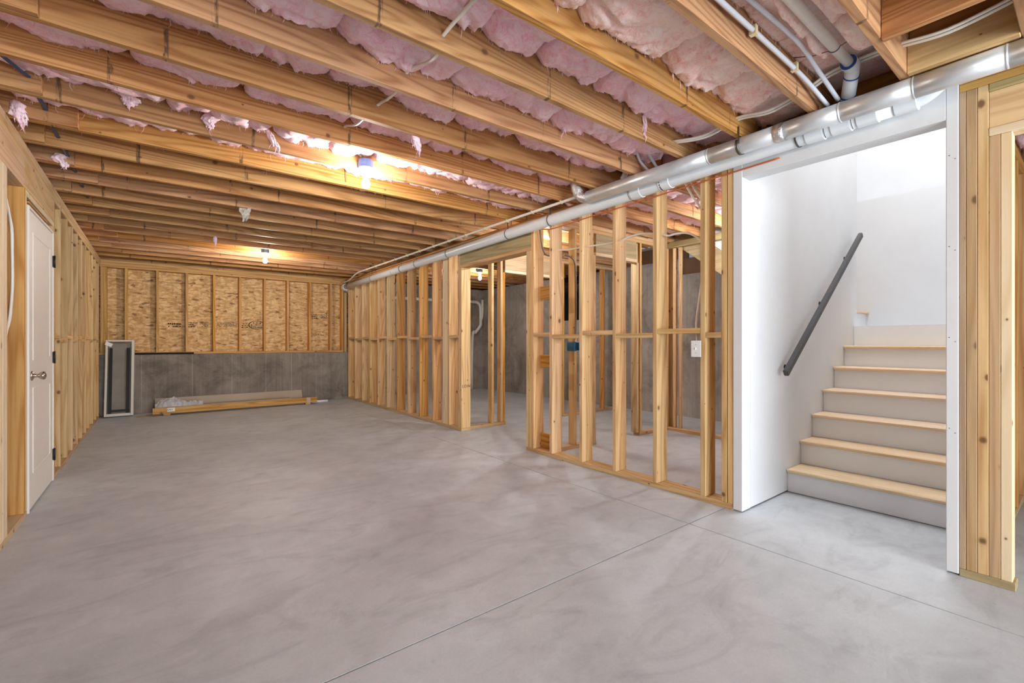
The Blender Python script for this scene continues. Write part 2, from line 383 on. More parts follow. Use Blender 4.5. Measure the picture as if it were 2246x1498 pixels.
# ---- ceiling: subfloor and joists
ce = struct('ceiling', 'open floor joists with subfloor above')
for r in ((-2.6, 3.2, -4.2, 9.9), (3.2, 6.75, -4.2, 0.36), (3.2, 5.36, 1.6, 9.9), (5.36, 6.75, 4.9, 9.9)):
    box('subfloor_sheet', r[0], r[1], r[2], r[3], ZT+0.001, ZT+0.02, 'subfloor', ce, bev=0)
JY = [0.62+0.4075*k for k in range(-11, 22)]
for i, y in enumerate(JY):
    k = i-11
    x1 = 6.4695 if k < 0 else 6.5995
    if k in (0, 1, 2): x1 = 3.2
    if 3 <= k <= 10: x1 = 5.36
    box('joist', XL-0.086, x1, y-0.038, y, ZC+0.0005, ZT, 'joist', ce, 'x')
    if -6 < k < 21:   # rim blocks over the left wall
        box('rim_block', XL-0.075, XL-0.037, y+0.001, y+0.3685, ZC+0.001, ZT, 'joist', ce, 'y')
        if k >= 5: box('joist_tail', XL-0.08, XL+0.10+0.10*((k*7) % 3), y-0.0765, y-0.0385, ZC+0.001, ZC+0.235, 'joist', ce, 'x')
box('joist', 3.205, 6.6, 0.365, 0.403, ZC+0.0005, ZT, 'joist', ce, 'x')
# blocking and doubled header above the stair corner
box('block', 2.44, 2.478, 0.2135, 0.581, ZC-0.006, ZC+0.235, 'joist', ce, 'y')
box('block', 2.90, 2.938, 0.2135, 0.581, ZC+0.002, ZC+0.28, 'joist', ce, 'y')
box('ledger_strip', 2.861, 2.899, 0.2135, 0.581, ZC-0.004, ZC+0.134, 'stud', ce, 'y')
box('stair_header', 3.205, 3.243, 0.5, 1.48, ZC+0.002, ZT, 'joist', ce, 'y')

# ---- right stud wall (2x6)
wr = struct('wall_right', 'open stud partition with doorway, 2x6 studs and staggered blocking')
XB = XR+0.14
def rstud(y, z0=0.0385, z1=2.3635, mat='stud', x0=XR, x1=XB, name='stud', w=0.038):
    return box(name, x0, x1, y, y+w, z0, z1, mat, wr, 'z')
box('bottom_plate', XR, XB, 1.548, 3.758, 0, 0.038, 'stud', wr, 'y')
box('bottom_plate', XR, XB, 5.062, 9.499, 0, 0.038, 'plate', wr, 'y')
box('top_plate', XR, XB, 1.548, 9.499, 2.364, 2.4015, 'stud_orange', wr, 'y')
box('top_plate', XR, XB, 1.548, 9.499, 2.402, 2.4395, 'stud_orange', wr, 'y')
near = [1.549, 1.592, 1.749, 2.149, 2.556, 2.948, 3.356, 3.637]
for y in near: rstud(y, mat='stud')
rstud(3.6765, z1=2.107); rstud(3.7185, z1=2.107)
zb = [None, 1.195, 1.229, 1.199, 1.229, 1.200, 1.222]
for i in range(1, 7):
    box('blocking', XR+0.001, XB-0.001, near[i]+0.0385, near[i+1]-0.0005, zb[i]-0.019, zb[i]+0.019, 'stud', wr, 'y')
for zz, hh in ((1.66, 0.14), (0.946, 0.13), (0.118, 0.155)):
    box('nailer', XB-0.045, XB-0.007, 3.395, 3.6365, zz-hh/2, zz+hh/2, 'stud_orange', wr, 'y')
far = [5.375, 5.822, 6.233, 6.631, 7.04, 7.446, 7.855, 8.252, 8.639, 9.034, 9.42]
for i, y in enumerate(far): rstud(y, mat='stud_orange' if i in (1, 2, 4) else 'stud')
rstud(5.101, mat='stud'); rstud(5.0625, z1=2.107, z0=0.0385, mat='stud')
rstud(5.4135, mat='stud_pale', x1=XR+0.038, w=0.14, name='flat_stud')
for i in range(len(far)-1):
    z = 1.227 if i % 2 else 1.202
    y0 = far[i]+0.0385 if i else 5.554
    box('blocking', XR+0.001, XB-0.001, y0, far[i+1]-0.0005, z-0.019, z+0.019, 'stud', wr, 'y')
box('blocking', XR+0.001, XB-0.001, 5.1395, 5.3745, 1.20, 1.238, 'stud', wr, 'y')
box('doorway_header', XR, XR+0.04, 3.6755, 5.1005, 2.1465, 2.3635, 'treated', wr, 'y')
box('doorway_header', XB-0.04, XB, 3.6755, 5.1005, 2.1465, 2.3635, 'treated', wr, 'y')
box('header_sole', XR-0.001, XB+0.001, 3.6765, 5.1005, 2.1075, 2.146, 'stud', wr, 'y')
o = link('pencil_mark', text_mesh('LOW', 0.055), 'ink', wr, (XR+0.075, 5.0619, 0.575), (math.pi/2, 0, 0))
# ---- post pack, header and opening right of the stairs
for i, y in enumerate((0.2555, 0.294, 0.3325, 0.371, 0.4095)):
    low = i < 2
    box('stud', XR, XR+0.089, y, y+(0.038 if i < 4 else 0.0245), 0.0385, 2.115 if low else 2.3635, ('stud_pale', 'plate', 'stud', 'plate', 'plate')[i], wr, 'z')
box('bottom_plate', XR, XR+0.089, 0.2455, 0.4335, 0, 0.038, 'treated', wr, 'y')
box('top_plate', XR, XR+0.089, -4.1, 0.4335, 2.364, 2.4015, 'stud_orange', wr, 'y')
box('top_plate', XR, XR+0.089, -4.1, 0.4335, 2.402, 2.4395, 'stud_orange', wr, 'y')
box('opening_header', XR+0.002, XR+0.087, -1.2, 0.332, 2.1545, 2.325, 'header', wr, 'y')
box('header_strip', XR-0.001, XR+0.09, -1.2, 0.332, 2.3255, 2.3635, 'treated', wr, 'y')
box('header_strip', XR-0.001, XR+0.09, -1.2, 0.332, 2.116, 2.154, 'stud_pale', wr, 'y')
for y in (-1.24, -1.6, -2.0, -2.4, -2.8, -3.2, -3.6, -4.0): box('stud', XR, XR+0.089, y-0.038, y, 0.0385, 2.3635, 'stud', wr, 'z')
box('bottom_plate', XR, XR+0.089, -4.1, -1.241, 0, 0.038, 'plate', wr, 'y')
# ---- stair enclosure in drywall
ws = struct('wall_stair', 'white drywall enclosing the stair opening')
box('drywall_face', XR-0.004, XR+0.112, 1.484, 1.5465, 0.008, 2.4385, 'drywall', ws, bev=0.003)
box('drywall_side', XR+0.1125, 5.436, 1.485, 1.53, 0.012, 5.2, 'drywall', ws, bev=0)
box('drywall_jamb', XR-0.002, XR+0.112, 0.4345, 0.481, 0.008, 2.4385, 'drywall', ws, bev=0.003)
box('drywall_header', XR-0.002, XR+0.112, 0.4815, 1.4835, 2.25, 2.4385, 'drywall', ws, bev=0.002)
box('drywall_right', XR+0.1125, 6.33, 0.44, 0.481, 0, 5.2, 'drywall', ws, bev=0)
poly_prism('drywall_back', [(0.44, 0), (1.66, 0), (1.66, 1.25), (3.62, 2.745), (0.44, 2.745)], 'x', 6.33, 6.43, 'drywall', ws)
box('upper_floor_deck', 6.431, 8.1, 0.405, 4.895, 2.70, 2.744, 'drywall', ws, bev=0)
box('upper_room_wall', 8.0, 8.1, 0.2, 6.0, 2.7445, 5.2, 'drywall', ws, bev=0)
box('upper_room_wall', 6.331, 8.0, 0.30, 0.34, 2.7465, 5.2, 'drywall', ws, bev=0)
box('upper_room_wall', 5.36, 8.0, 5.601, 5.65, 2.7465, 5.2, 'drywall', ws, bev=0)
box('drywall_front_upper', XR+0.06, XR+0.1, 0.44, 1.53, 2.75, 5.2, 'drywall', ws, bev=0)
box('drywall_inner_upper', 5.399, 5.436, 1.531, 5.55, 2.75, 5.2, 'drywall', ws, bev=0)
box('drywall_top', XR+0.06, 8.1, 0.2, 6.0, 5.2, 5.23, 'drywall', ws, bev=0)
for z in (0.25, 0.7, 1.15, 1.6, 2.05):
    for yy in (0.447, 0.468): box('screw_head', XR-0.0032, XR-0.0018, yy-0.0018, yy+0.0018, z+yy-0.0018, z+yy+0.0018, 'wire', ws, bev=0)
# drywall and framing on the mechanical-room side of the stairs
ws2 = struct('wall_stair_framing', 'stud framing around and under the stairs')
for x in (3.3, 3.7, 4.1, 4.5, 4.9, 5.35): box('stud', x, x+0.038, 1.5305, 1.6195, 0.0385, 2.3635, 'stud', ws2, 'z')
box('bottom_plate', 3.251, 5.39, 1.5305, 1.6195, 0, 0.038, 'plate', ws2, 'x')
box('top_plate', 3.251, 5.39, 1.5305, 1.6195, 2.364, 2.4395, 'stud', ws2, 'x')
for x in (3.35, 3.75, 4.15, 4.55, 4.95, 5.2, 5.4, 5.6, 5.8, 6.0, 6.2): box('stud', x, x+0.038, 0.3505, 0.4395, 0.0385, 2.3635, 'stud_orange', ws2, 'z')
box('bottom_plate', 3.2225, 6.33, 0.3505, 0.4395, 0, 0.038, 'plate', ws2, 'x'); box('top_plate', 3.2225, 6.33, 0.3505, 0.4395, 2.364, 2.4395, 'stud_orange', ws2, 'x')
# hallway partitions of the rooms on the right
wp = struct('wall_hall_far', 'stud partition across the far side of the hallway')
def pwall(par, y, xs, segs, tops, mat='stud', header=None, d=0.089, hm='plate'):
    for x in xs: box('stud', x, x+0.038, y, y+d, 0.0385, 2.3635, mat, par, 'z')
    for a, b in segs: box('bottom_plate', a, b, y, y+d, 0, 0.038, 'plate', par, 'x')
    for z in (2.364, 2.402): box('top_plate', tops[0], tops[1], y, y+d, z, z+0.0375, 'stud', par, 'x')
    if header:
        box('door_header', header[0], header[1], y, y+d, 2.155, 2.3635, hm, par, 'x')
        box('header_sole', header[0], header[1], y-0.001, y+d+0.001, 2.1165, 2.1545, 'stud_pale', par, 'x')
pwall(wp, 5.11, (3.62, 3.773), ((3.251, 3.863), (4.957, 6.44)), (3.251, 6.44), header=(3.8505, 4.9565), mat='stud')
box('stud', 3.8115, 3.8495, 5.11, 5.199, 0.0385, 2.116, 'stud_orange', wp, 'z')
for x in (4.957, 5.215, 5.90, 6.28): box('stud', x, x+0.038, 5.11, 5.199, 0.0385, 2.3635, 'stud_orange', wp, 'z')
wq = struct('wall_hall_near', 'stud partition across the near side of the hallway')
pwall(wq, 3.49, (3.56, 3.827), ((3.251, 3.911), (4.69, 5.41)), (3.251, 5.41), header=(3.9045, 4.6395), mat='stud', hm='treated')
box('stud', 3.8655, 3.9035, 3.49, 3.579, 0.0385, 2.116, 'stud', wq, 'z')
box('stud', 4.6405, 4.6785, 3.49, 3.579, 0.0385, 2.116, 'stud', wq, 'z'); box('stud', 4.7, 4.738, 3.49, 3.579, 0.0385, 2.3635, 'stud', wq, 'z')
for x in (5.27, 5.372): box('stud', x, x+0.038, 3.49, 3.579, 0.0385, 2.3635, 'stud', wq, 'z')
# wall under the upper flight, running along the stairs
for y in (3.40, 3.32, 2.2, 1.75): box('stud', 5.321, 5.3595, y, y+0.038, 0.0385, 2.3635 if y > 3 else 1.5, 'stud', ws2, 'z')
box('bottom_plate', 5.27, 5.359, 1.62, 3.489, 0, 0.038, 'stud', ws2, 'y')
box('top_plate', 5.27, 5.359, 1.62, 3.489, 2.364, 2.4395, 'treated', ws2, 'y')
poly_prism('stringer', [(1.66, 1.10), (4.0, 2.843), (3.72, 2.843), (1.66, 1.31-0.0)][:1]+[(3.98, 2.83), (3.60, 2.83), (1.66, 1.385)], 'x', 5.362, 5.398, 'treated', ws2)
poly_prism('stringer_drywall', [(1.66, 1.39), (3.60, 2.835), (1.66, 2.835)], 'x', 5.37, 5.39, 'drywall', ws2)
# ---- left stud wall
wl = struct('wall_left', 'open stud wall with door, header and blocking')
XLB = XL-0.089
def lstud(y, z0=0.0385, z1=2.3255, mat='stud', name='stud', w=0.038): return box(name, XLB, XL, y, y+w, z0, z1, mat, wl, 'z')
for y in (5.698, 6.104, 6.476, 6.85, 7.232, 7.618, 8.014, 8.42, 8.83, 9.23): lstud(y, mat='stud')
for y in (3.6855, 3.724, 3.7625, 3.801): lstud(y, z1=2.144, mat='stud_pale')
lstud(4.267, z1=2.144, mat='stud_orange'); lstud(4.3055, z1=2.1065, mat='stud_pale')
lstud(5.345, z1=2.1065, mat='stud'); lstud(5.3835, z1=2.3255, mat='stud_orange')
for y in (3.3, 2.9, 2.5, 2.1, 1.7, 1.3, 0.9, 0.5, 0.1, -0.3, -0.7, -1.1, -1.5, -1.9, -2.3, -2.7, -3.1, -3.5, -3.9): lstud(y, mat='stud')
box('bottom_plate', XLB, XL, -4.1, 4.343, 0, 0.038, 'plate', wl, 'y'); box('bottom_plate', XLB, XL, 5.3455, 9.499, 0, 0.038, 'plate', wl, 'y')
for z in (2.326, 2.364, 2.402): box('top_plate', XLB, XL, -4.1, 9.499, z, z+0.0375, 'header', wl, 'y')
box('header', XLB+0.001, XL+0.001, 3.6, 4.2685, 2.145, 2.3255, 'header', wl, 'y'); box('header', XLB+0.001, XL+0.001, 4.2695, 5.383, 2.145, 2.3255, 'header', wl, 'y')
box('header_sole', XLB, XL, 4.3055, 5.383, 2.107, 2.1445, 'stud_pale', wl, 'y')
ls = [5.3835, 5.698, 6.104, 6.476, 6.85, 7.232, 7.618, 8.014, 8.42, 8.83, 9.23]
for i in range(len(ls)-1):
    z = 1.195 if i % 2 == 0 else 1.165
    box('blocking', XLB+0.001, XL-0.001, ls[i]+0.0385, ls[i+1]-0.0005, z-0.019, z+0.019, 'stud', wl, 'y')
# ---- far wall: concrete knee wall, sill, studs and sheathing
wf = struct('wall_far', 'concrete knee wall with studs and strand-board sheathing above')
box('concrete_base', -2.65, XB+0.01, YF, YF+0.2, 0, 0.945, 'conc', wf, bev=0.006)
for x in (-0.17, 0.5, 1.08, 1.62, 2.06, 2.5): box('form_seam', x-0.004, x+0.004, YF-0.0025, YF+0.001, 0.001, 0.94, 'conc_hall', wf, 'z', bev=0)
YS = 9.6
box('sill_plate', -0.76, XR-0.001, YS-0.005, YS+0.139, 0.9455, 0.983, 'stud_orange', wf, 'x')
for x in (-0.655, -0.616, -0.364, 0.035, 0.432, 0.825, 1.222, 1.621, 2.017, 2.416, 2.817, 3.05): box('stud', x-0.019, x+0.019, YS, YS+0.139, 0.9835, 2.3255, 'stud_orange', wf, 'z')
for z in (2.326, 2.364, 2.402): box('top_plate', -0.76, XR-0.001, YS, YS+0.139, z, z+0.0375, 'stud_orange', wf, 'x')
box('corner_board', XR-0.05, XR-0.002, YF+0.02, YF+0.098, 0.95, 2.165, 'plate', wf, 'z')
box('sheathing_panel', -0.76, 3.27, YS+0.1395, YS+0.152, 0.9455, 2.158, 'osb', wf, 'x', bev=0); box('sheathing_panel', -0.76, 3.27, YS+0.1395, YS+0.152, 2.162, 2.44, 'osb', wf, 'x', bev=0)
box('rim_board', -0.76, 6.65, YS+0.10, YS+0.138, 2.4405, ZT, 'joist', wf, 'x')
box('seam_backing', -0.76, 3.27, YS+0.1525, YS+0.158, 0.9455, 2.72, 'dark', wf, 'x', bev=0)  # black backing sheet added to stop light leaking through the panel seam
# ink stamps on the sheathing (illegible print kept as marks)
def stamp(x, z, w, h, rows, seed, oval=False):
    rr = random.Random(seed); bm = bmesh.new()
    def q(x0, x1, z0, z1):
        vs = [bm.verts.new(c) for c in ((x0, 0, z0), (x1, 0, z0), (x1, 0, z1), (x0, 0, z1))]; bm.faces.new(vs)
    for r in range(rows):
        zz = z+h/2-(r+0.5)*h/rows; xx = x-w/2
        while xx < x+w/2:
            cw = rr.uniform(0.006, 0.022)
            if rr.random() < 0.78: q(xx, min(xx+cw, x+w/2), zz-h/rows*rr.uniform(0.18, 0.34), zz+h/rows*rr.uniform(0.12, 0.34))
            xx += cw+rr.uniform(0.003, 0.009)
    if oval:
        n = 28
        for k in range(n):
            a0, a1 = 2*math.pi*k/n, 2*math.pi*(k+1)/n
            vs = [bm.verts.new((x+math.cos(a)*w*s, 0, z+math.sin(a)*h*s)) for a, s in ((a0, .72), (a1, .72), (a1, .64), (a0, .64))]; bm.faces.new(vs)
    me = mesh_from(bm, False); o = link('ink_stamp', me, 'ink', wf, (0, YS+0.1387, 0)); return o
for (u, v, w, h, rows, ov) in ((381, 713, .20, .09, 2, 0), (419, 712, .09, .10, 3, 0), (443, 712, .19, .085, 4, 0), (498, 712, .30, .085, 4, 0), (537, 714, .10, .10, 3, 0), (563, 713, .19, .11, 3, 1), (690, 694, .11, .10, 3, 0), (711, 694, .13, .09, 3, 0), (742, 694, .09, .09, 4, 0), (693, 733, .11, .035, 2, 0)):
    p = atY(u, v, YS+0.139); stamp(p.x, p.z, w, h, rows, u, bool(ov))
# far and right concrete walls of the rooms on the right
we = struct('wall_hall_concrete', 'full-height concrete foundation wall')
box('concrete_run', XB+0.0105, 6.65, YF, YF+0.2, 0, 2.4395, 'conc_hall', we, bev=0)
box('concrete_run', 6.45, 6.65, -4.0995, YF-0.001, 0, 1.575, 'conc_hall', we, bev=0)
box('concrete_run', 6.45, 6.65, 6.96, YF-0.001, 1.5755, 2.4395, 'conc_hall', we, bev=0)
box('concrete_run', 6.45, 6.65, 4.0, 6.2, 1.5755, 2.4395, 'conc_hall', we, bev=0)
box('concrete_run', 6.45, 6.65, -4.0995, 3.999, 1.5755, 2.19, 'conc_hall', we, bev=0)
box('rim_board', 6.47, 6.63, 1.6, 3.999, 2.1905, 2.44, 'kraft', we, bev=0); box('rim_board', 6.47, 6.63, -4.0995, 0.35, 2.1905, ZT, 'kraft', we, bev=0)
box('rim_board', 6.60, 6.64, 4.0, 9.7, 2.4405, ZT, 'kraft', we, bev=0)
for y in (2.9, 3.7, 4.3, 4.9, 5.5, 6.1, 6.7, 7.3, 7.9, 8.5): box('form_seam', 6.4475, 6.451, y-0.004, y+0.004, 0.001, 1.57, 'conc_hall', we, 'z', bev=0)
w1 = struct('window_1', 'small dark basement window in the concrete wall')
box('pane', 6.52, 6.53, 6.2005, 6.9595, 1.576, 2.4385, 'nightglass', w1, bev=0)
for a in ((6.2005, 6.235), (6.925, 6.9595)): box('window_frame', 6.5, 6.55, a[0], a[1], 1.576, 2.4385, 'black', w1, bev=0)
# outer shell: left room side and back wall with an opening added for the fill light
wo = struct('wall_outer_left'); box('concrete_run', -2.65, -2.45, -4.0995, 9.4995, 0, 2.72, 'conc', wo, bev=0)
wb = struct('wall_back', 'rear basement wall with a wide opening added for fill light')
box('wall_panel', -2.65, -0.5, -4.3, -4.1, 0, 2.72, 'drywall', wb, bev=0); box('wall_panel', 3.0, 6.65, -4.3, -4.1, 0, 2.72, 'drywall', wb, bev=0); box('wall_panel', -0.5, 3.0, -4.3, -4.1, 2.4, 2.72, 'drywall', wb, bev=0)
# ---- door in the left wall
d1 = struct('door_1', 'primed white two-panel door with nickel knob')
DY0, DY1, DZ = 4.412, 5.318, 2.038
sl = box('door_slab', XL-0.036, XL-0.001, DY0, DY1, 0.012, DZ, 'doorw', d1, bev=0.002)
def frame_mould(y0, y1, z0, z1, par):
    w = 0.014
    for a in ((y0, y1, z0, z0+w), (y0, y1, z1-w, z1), (y0, y0+w, z0+w, z1-w), (y1-w, y1, z0+w, z1-w)):
        poly = [(a[0], a[2]), (a[1], a[2]), (a[1], a[3]), (a[0], a[3])]
        box('panel_moulding', XL-0.0035, XL+0.0022, a[0], a[1], a[2], a[3], 'doorw', par, bev=0.0035)
frame_mould(DY0+0.125, DY1-0.125, 1.02, DZ-0.135, sl); frame_mould(DY0+0.125, DY1-0.125, 0.24, 0.83, sl)
for a in ((DY0-0.022, DY0-0.003), (DY1+0.003, DY1+0.022)): box('jamb', XLB-0.01, XL+0.004, a[0], a[1], 0.001, DZ+0.022, 'doorw', d1, 'z')
box('head_jamb', XLB-0.01, XL+0.004, DY0-0.0025, DY1+0.0025, DZ+0.004, DZ+0.022, 'doorw', d1, 'y')
box('shim', XL-0.07, XL-0.01, 4.3995-0.05, 5.30, DZ+0.0235, DZ+0.034, 'stud_pale', d1, 'y'); box('shim', XL-0.06, XL-0.004, 4.45, 5.10, DZ+0.045, DZ+0.058, 'stud_orange', d1, 'y')
for z in (1.81, 1.02, 0.22):
    hg = box('hinge', XL-0.004, XL+0.006, DY1-0.012, DY1+0.016, z-0.045, z+0.045, 'black', d1, bev=0.001)
    link('hinge_pin', lathe_mesh([(0.0065, -0.05), (0.0065, 0.05)], 10), 'black', hg, Vector((XL+0.010, DY1+0.003, z))-hg.location)
KY, KZ = 4.487, 0.915
kn = link('knob', lathe_mesh([(0.033, 0), (0.033, 0.006), (0.022, 0.011), (0.0125, 0.016), (0.0125, 0.034), (0.020, 0.040), (0.027, 0.050), (0.0285, 0.060), (0.024, 0.069), (0.012, 0.073)], 24), 'nickel', sl, Vector((XL-0.001, KY, KZ))-sl.location, (0, math.pi/2, 0))

# ================================================================== STAIRS
st = thing('staircase', 'white-risered staircase with pale oak treads climbing to a landing', 'staircase')
NX = [3.80, 4.048, 4.288, 4.529, 4.789, 5.05, 5.315]; TZ = [0.177+0.187*i for i in range(7)]
for i in range(6):
    box('riser', NX[i]+0.028, NX[i]+0.046, 0.4825, 1.4835, (TZ[i-1] if i else 0.004)+0.0005, TZ[i]-0.0255, 'riserw', st, 'y', bev=0)
    box('tread', NX[i], NX[i+1]+0.027, 0.4825, 1.4835, TZ[i]-0.025, TZ[i], 'oak', st, 'y', bev=0.006)
box('riser', NX[6]+0.028, NX[6]+0.046, 0.4825, 1.4835, TZ[5]+0.0005, TZ[6], 'riserw', st, 'y', bev=0)
poly_prism('landing', [(NX[6]+0.0465, 0.4825), (6.3295, 0.4825), (6.3295, 1.6395), (5.437, 1.6395), (5.437, 1.4845), (NX[6]+0.0465, 1.4845)], 'z', TZ[6]-0.04, TZ[6]-0.001, 'riserw', st)
for i in range(7):
    y = 1.64+0.25*i; z = TZ[6]+0.187*(i+1)
    box('riser', 5.437, 6.3295, y, y+0.018, z-0.187, z-0.0255, 'riserw', st, 'x', bev=0)
    box('tread', 5.437, 6.3295, y-0.028, y+0.2495, z-0.025, z, 'oak', st, 'x', bev=0.006)
hr = thing('handrail', 'dark bronze handrail fixed on brackets to the white stair wall', 'handrail')
a = Vector((3.626, 1.42, 0.914)); b = Vector((5.317, 1.42, 2.169))
def bar(name, p, q, w, h, mat, par):
    L = (q-p).length; me = box_mesh(L, w, h, mat, 'x', 0.008); o = link(name, me, None, par, (p+q)/2)
    o.rotation_euler = (0, -math.atan2(q.z-p.z, q.x-p.x), 0); return o
bar('rail', a, b, 0.036, 0.052, 'rail', hr)
for s in (0.09, 0.5, 0.86):
    p = a.lerp(b, s); tube('bracket', [(p.x, 1.425, p.z-0.025), (p.x, 1.43, p.z-0.055), (p.x, 1.455, p.z-0.07), (p.x, 1.484, p.z-0.07)], 0.007, 'black', hr, 8, sm=4)
    link('rosette', lathe_mesh([(0.02, 0), (0.02, 0.004), (0.008, 0.006)], 16), 'black', hr, (p.x, 1.4845, p.z-0.07), (math.pi/2, 0, 0))
# ================================================================== INSULATION BATTS
def fbm(p, o=3):
    return mn.fractal(p, 0.9, 2.0, o)
def batt(x0, x1, y0, y1, zb, seed, mat, res, label, group, bulge=0.028, rag=0.022, groove=False, tail=None):
    rr = random.Random(seed); nx = max(6, int((x1-x0)/res)); ny = max(5, int((y1-y0)/res))
    bm = bmesh.new(); V = []; sd = Vector((seed*3.17 % 50, seed*7.7 % 50, 0))
    tilt = rr.uniform(-0.02, 0.02); e0, e1 = rr.uniform(0.02, 0.055), rr.uniform(0.02, 0.055)
    for i in range(nx+1):
        row = []
        for j in range(ny+1):
            s, q = i/nx, j/ny; x = x0+(x1-x0)*s; y = y0+(y1-y0-(0.041 if tail is not None and x < tail+0.012 else 0))*q
            P = Vector((x, y, 0))+sd
            pil = (1-abs(2*q-1)**4)
            ed = min(s*(x1-x0)/0.07, 1.0); ef = min((1-s)*(x1-x0)/0.07, 1.0)
            pinch = e0*(1-ed)**2+e1*(1-ef)**2
            z = zb-bulge*pil+pinch+tilt*(s-0.5)
            z += 0.036*fbm(P*3.4, 2)+0.009*fbm(P*12+Vector((9, 3, 1)), 3)
            cr = 1-abs(mn.noise(P*4.4+Vector((4, 8, 2))))*2.6            # deep folds in the wool
            if cr > 0.6: z += (cr-0.6)*0.07
            if q > 0.86 or q < 0.14: z += rag*0.9*fbm(P*22+Vector((1, 7, 3)), 2)
            z += 0.006*mn.noise(P*60)
            if groove:
                dp = abs(y-0.80)
                if dp < 0.05: z = max(z, 2.580+math.sqrt(max(0, 0.046**2-dp*dp)))
                if y > 0.87: z = max(z, 2.620)
                if x > 2.68: z = max(z, 2.630)
            dx = 0.008*mn.noise(P*25+Vector((5, 5, 5))); 
            row.append(bm.verts.new((x+dx*(0 < i < nx), y, min(z, ZT-0.03))))
        V.append(row)
    for i in range(nx):
        for j in range(ny): bm.faces.new((V[i][j], V[i][j+1], V[i+1][j+1], V[i+1][j]))
    # close the sides and the top
    T = {}
    def top(i, j):
        if (i, j) not in T: T[(i, j)] = bm.verts.new((V[i][j].co.x, V[i][j].co.y, ZT-0.006))
        return T[(i, j)]
    for i in range(nx):
        for j in (0, ny): bm.faces.new((V[i][j], V[i+1][j], top(i+1, j), top(i, j)))
    for j in range(ny):
        for i in (0, nx): bm.faces.new((V[i][j], V[i][j+1], top(i, j+1), top(i, j)))
    bm.faces.new((top(0, 0), top(nx, 0), top(nx, ny), top(0, ny)))
    bmesh.ops.recalc_face_normals(bm, faces=bm.faces)
    c = Vector(((x0+x1)/2, (y0+y1)/2, ZT-0.1))
    low = [(v.co.copy()) for row in V for v in row]
    for v in bm.verts: v.co -= c
    o = link('insulation_batt', mesh_from(bm), mat, None, c); tag(o, label, 'insulation', group)
    # loose fibres that hang from the ragged edges
    fb = bmesh.new(); n = int(90*(x1-x0))
    for _ in range(n):
        j = rr.choice((ny, ny-1, ny-2, ny, ny, 0, rr.randrange(ny+1))); i = rr.randrange(1, nx)
        p = V_co(low, i, j, ny)-c; L = rr.uniform(0.008, 0.030)*(2.2 if rr.random() < 0.10 else 1); w = rr.uniform(0.0008, 0.003)
        a = rr.uniform(0, 6.28); d = Vector((math.cos(a)*0.5, math.sin(a)*0.25-0.15, -1)).normalized()
        sdv = Vector((math.cos(a+1.5), math.sin(a+1.5), 0))*w
        m = p+d*L*0.5+Vector((math.cos(a*3), math.sin(a*5), 0))*L*0.15
        vs = [fb.verts.new(p+sdv+Vector((0, 0, .004))), fb.verts.new(p-sdv+Vector((0, 0, .004))), fb.verts.new(m-sdv*0.7), fb.verts.new(m+sdv*0.7), fb.verts.new(p+d*L)]
        fb.faces.new((vs[0], vs[1], vs[2], vs[3])); fb.faces.new((vs[3], vs[2], vs[4]))
    link('loose_fibres', mesh_from(fb), mat, o)['kind'] = 'stuff'
    return o
def V_co(low, i, j, ny): return low[i*(ny+1)+j]
ORD = ['first', 'second', 'third', 'fourth', 'fifth', 'sixth', 'seventh', 'eighth']
NUM = ['zero', 'one', 'two', 'three', 'four', 'five', 'six', 'seven', 'eight', 'nine']
seed = 11
cuts = {-1: [-0.66, 0.7, 1.9, 2.435], 0: [-0.66, 0.5, 1.25, 2.05, 2.42, 3.19], 1: [-0.66, 0.4, 1.25, 1.42, 2.02, 2.5, 3.19], 2: [-0.66, 0.3, 1.19, 1.52, 1.95, 2.38, 3.19],
        3: [-0.66, 0.66, 1.28, 2.0, 2.55, 3.1], 4: [-0.66, 0.42, 0.75, 1.02, 1.52, 2.02, 2.6, 3.1], 5: [-0.66, -0.1, 0.4, 1.0, 1.55, 2.08, 2.62, 3.1],
        6: [-0.66, 0.05, 0.62, 1.3, 2.1, 3.1], 7: [-0.66, 0.3, 1.2, 2.2, 3.1], 8: [-0.66, 0.6, 1.9, 3.1]}
zbase = {-1: 2.60, 0: 2.588, 1: 2.566, 2: 2.588, 3: 2.575, 4: 2.60, 5: 2.578, 6: 2.545, 7: 2.565, 8: 2.59}
for k in range(-1, 9):
    y0 = 0.62+0.4075*k+0.0015; y1 = y0+0.3665; cs = cuts[k]
    nm = 'in front of the stair blocking' if k < 0 else '%s joists beyond the stair blocking' % NUM[k+1] if k else 'one joist beyond the stair blocking'
    for i in range(len(cs)-1):
        seed += 1
        batt(cs[i]+0.002, cs[i+1]-0.002, y0, y1, zbase[k]+random.uniform(-0.008, 0.008), seed, 'peach' if k <= 1 else 'pink', 0.011 if k <= 3 else 0.014,
             'pink insulation batt %s from the left wall, %s' % (ORD[i], nm), 'insulation batts over the main room', groove=(k == 0), tail=(XL+0.10+0.10*(((k+1)*7) % 3)) if k >= 4 else None)
    if 3 <= k <= 7:   # over the hallway and rooms on the right
        c2 = [3.27, 4.0, 4.7, 5.34]
        for i in range(3):
            seed += 1
            batt(c2[i]+0.002, c2[i+1]-0.002, y0, y1, 2.56, seed, 'pink', 0.022, 'pink insulation batt over framed rooms, %s from stud wall, %s' % (ORD[i], nm), 'insulation batts over the framed rooms')
batt(3.26, 6.3, 0.216, 0.362, 2.50, 901, 'pink', 0.02, 'pink insulation batt beside the stair enclosure, over the right-hand opening', 'insulation batts over the framed rooms')
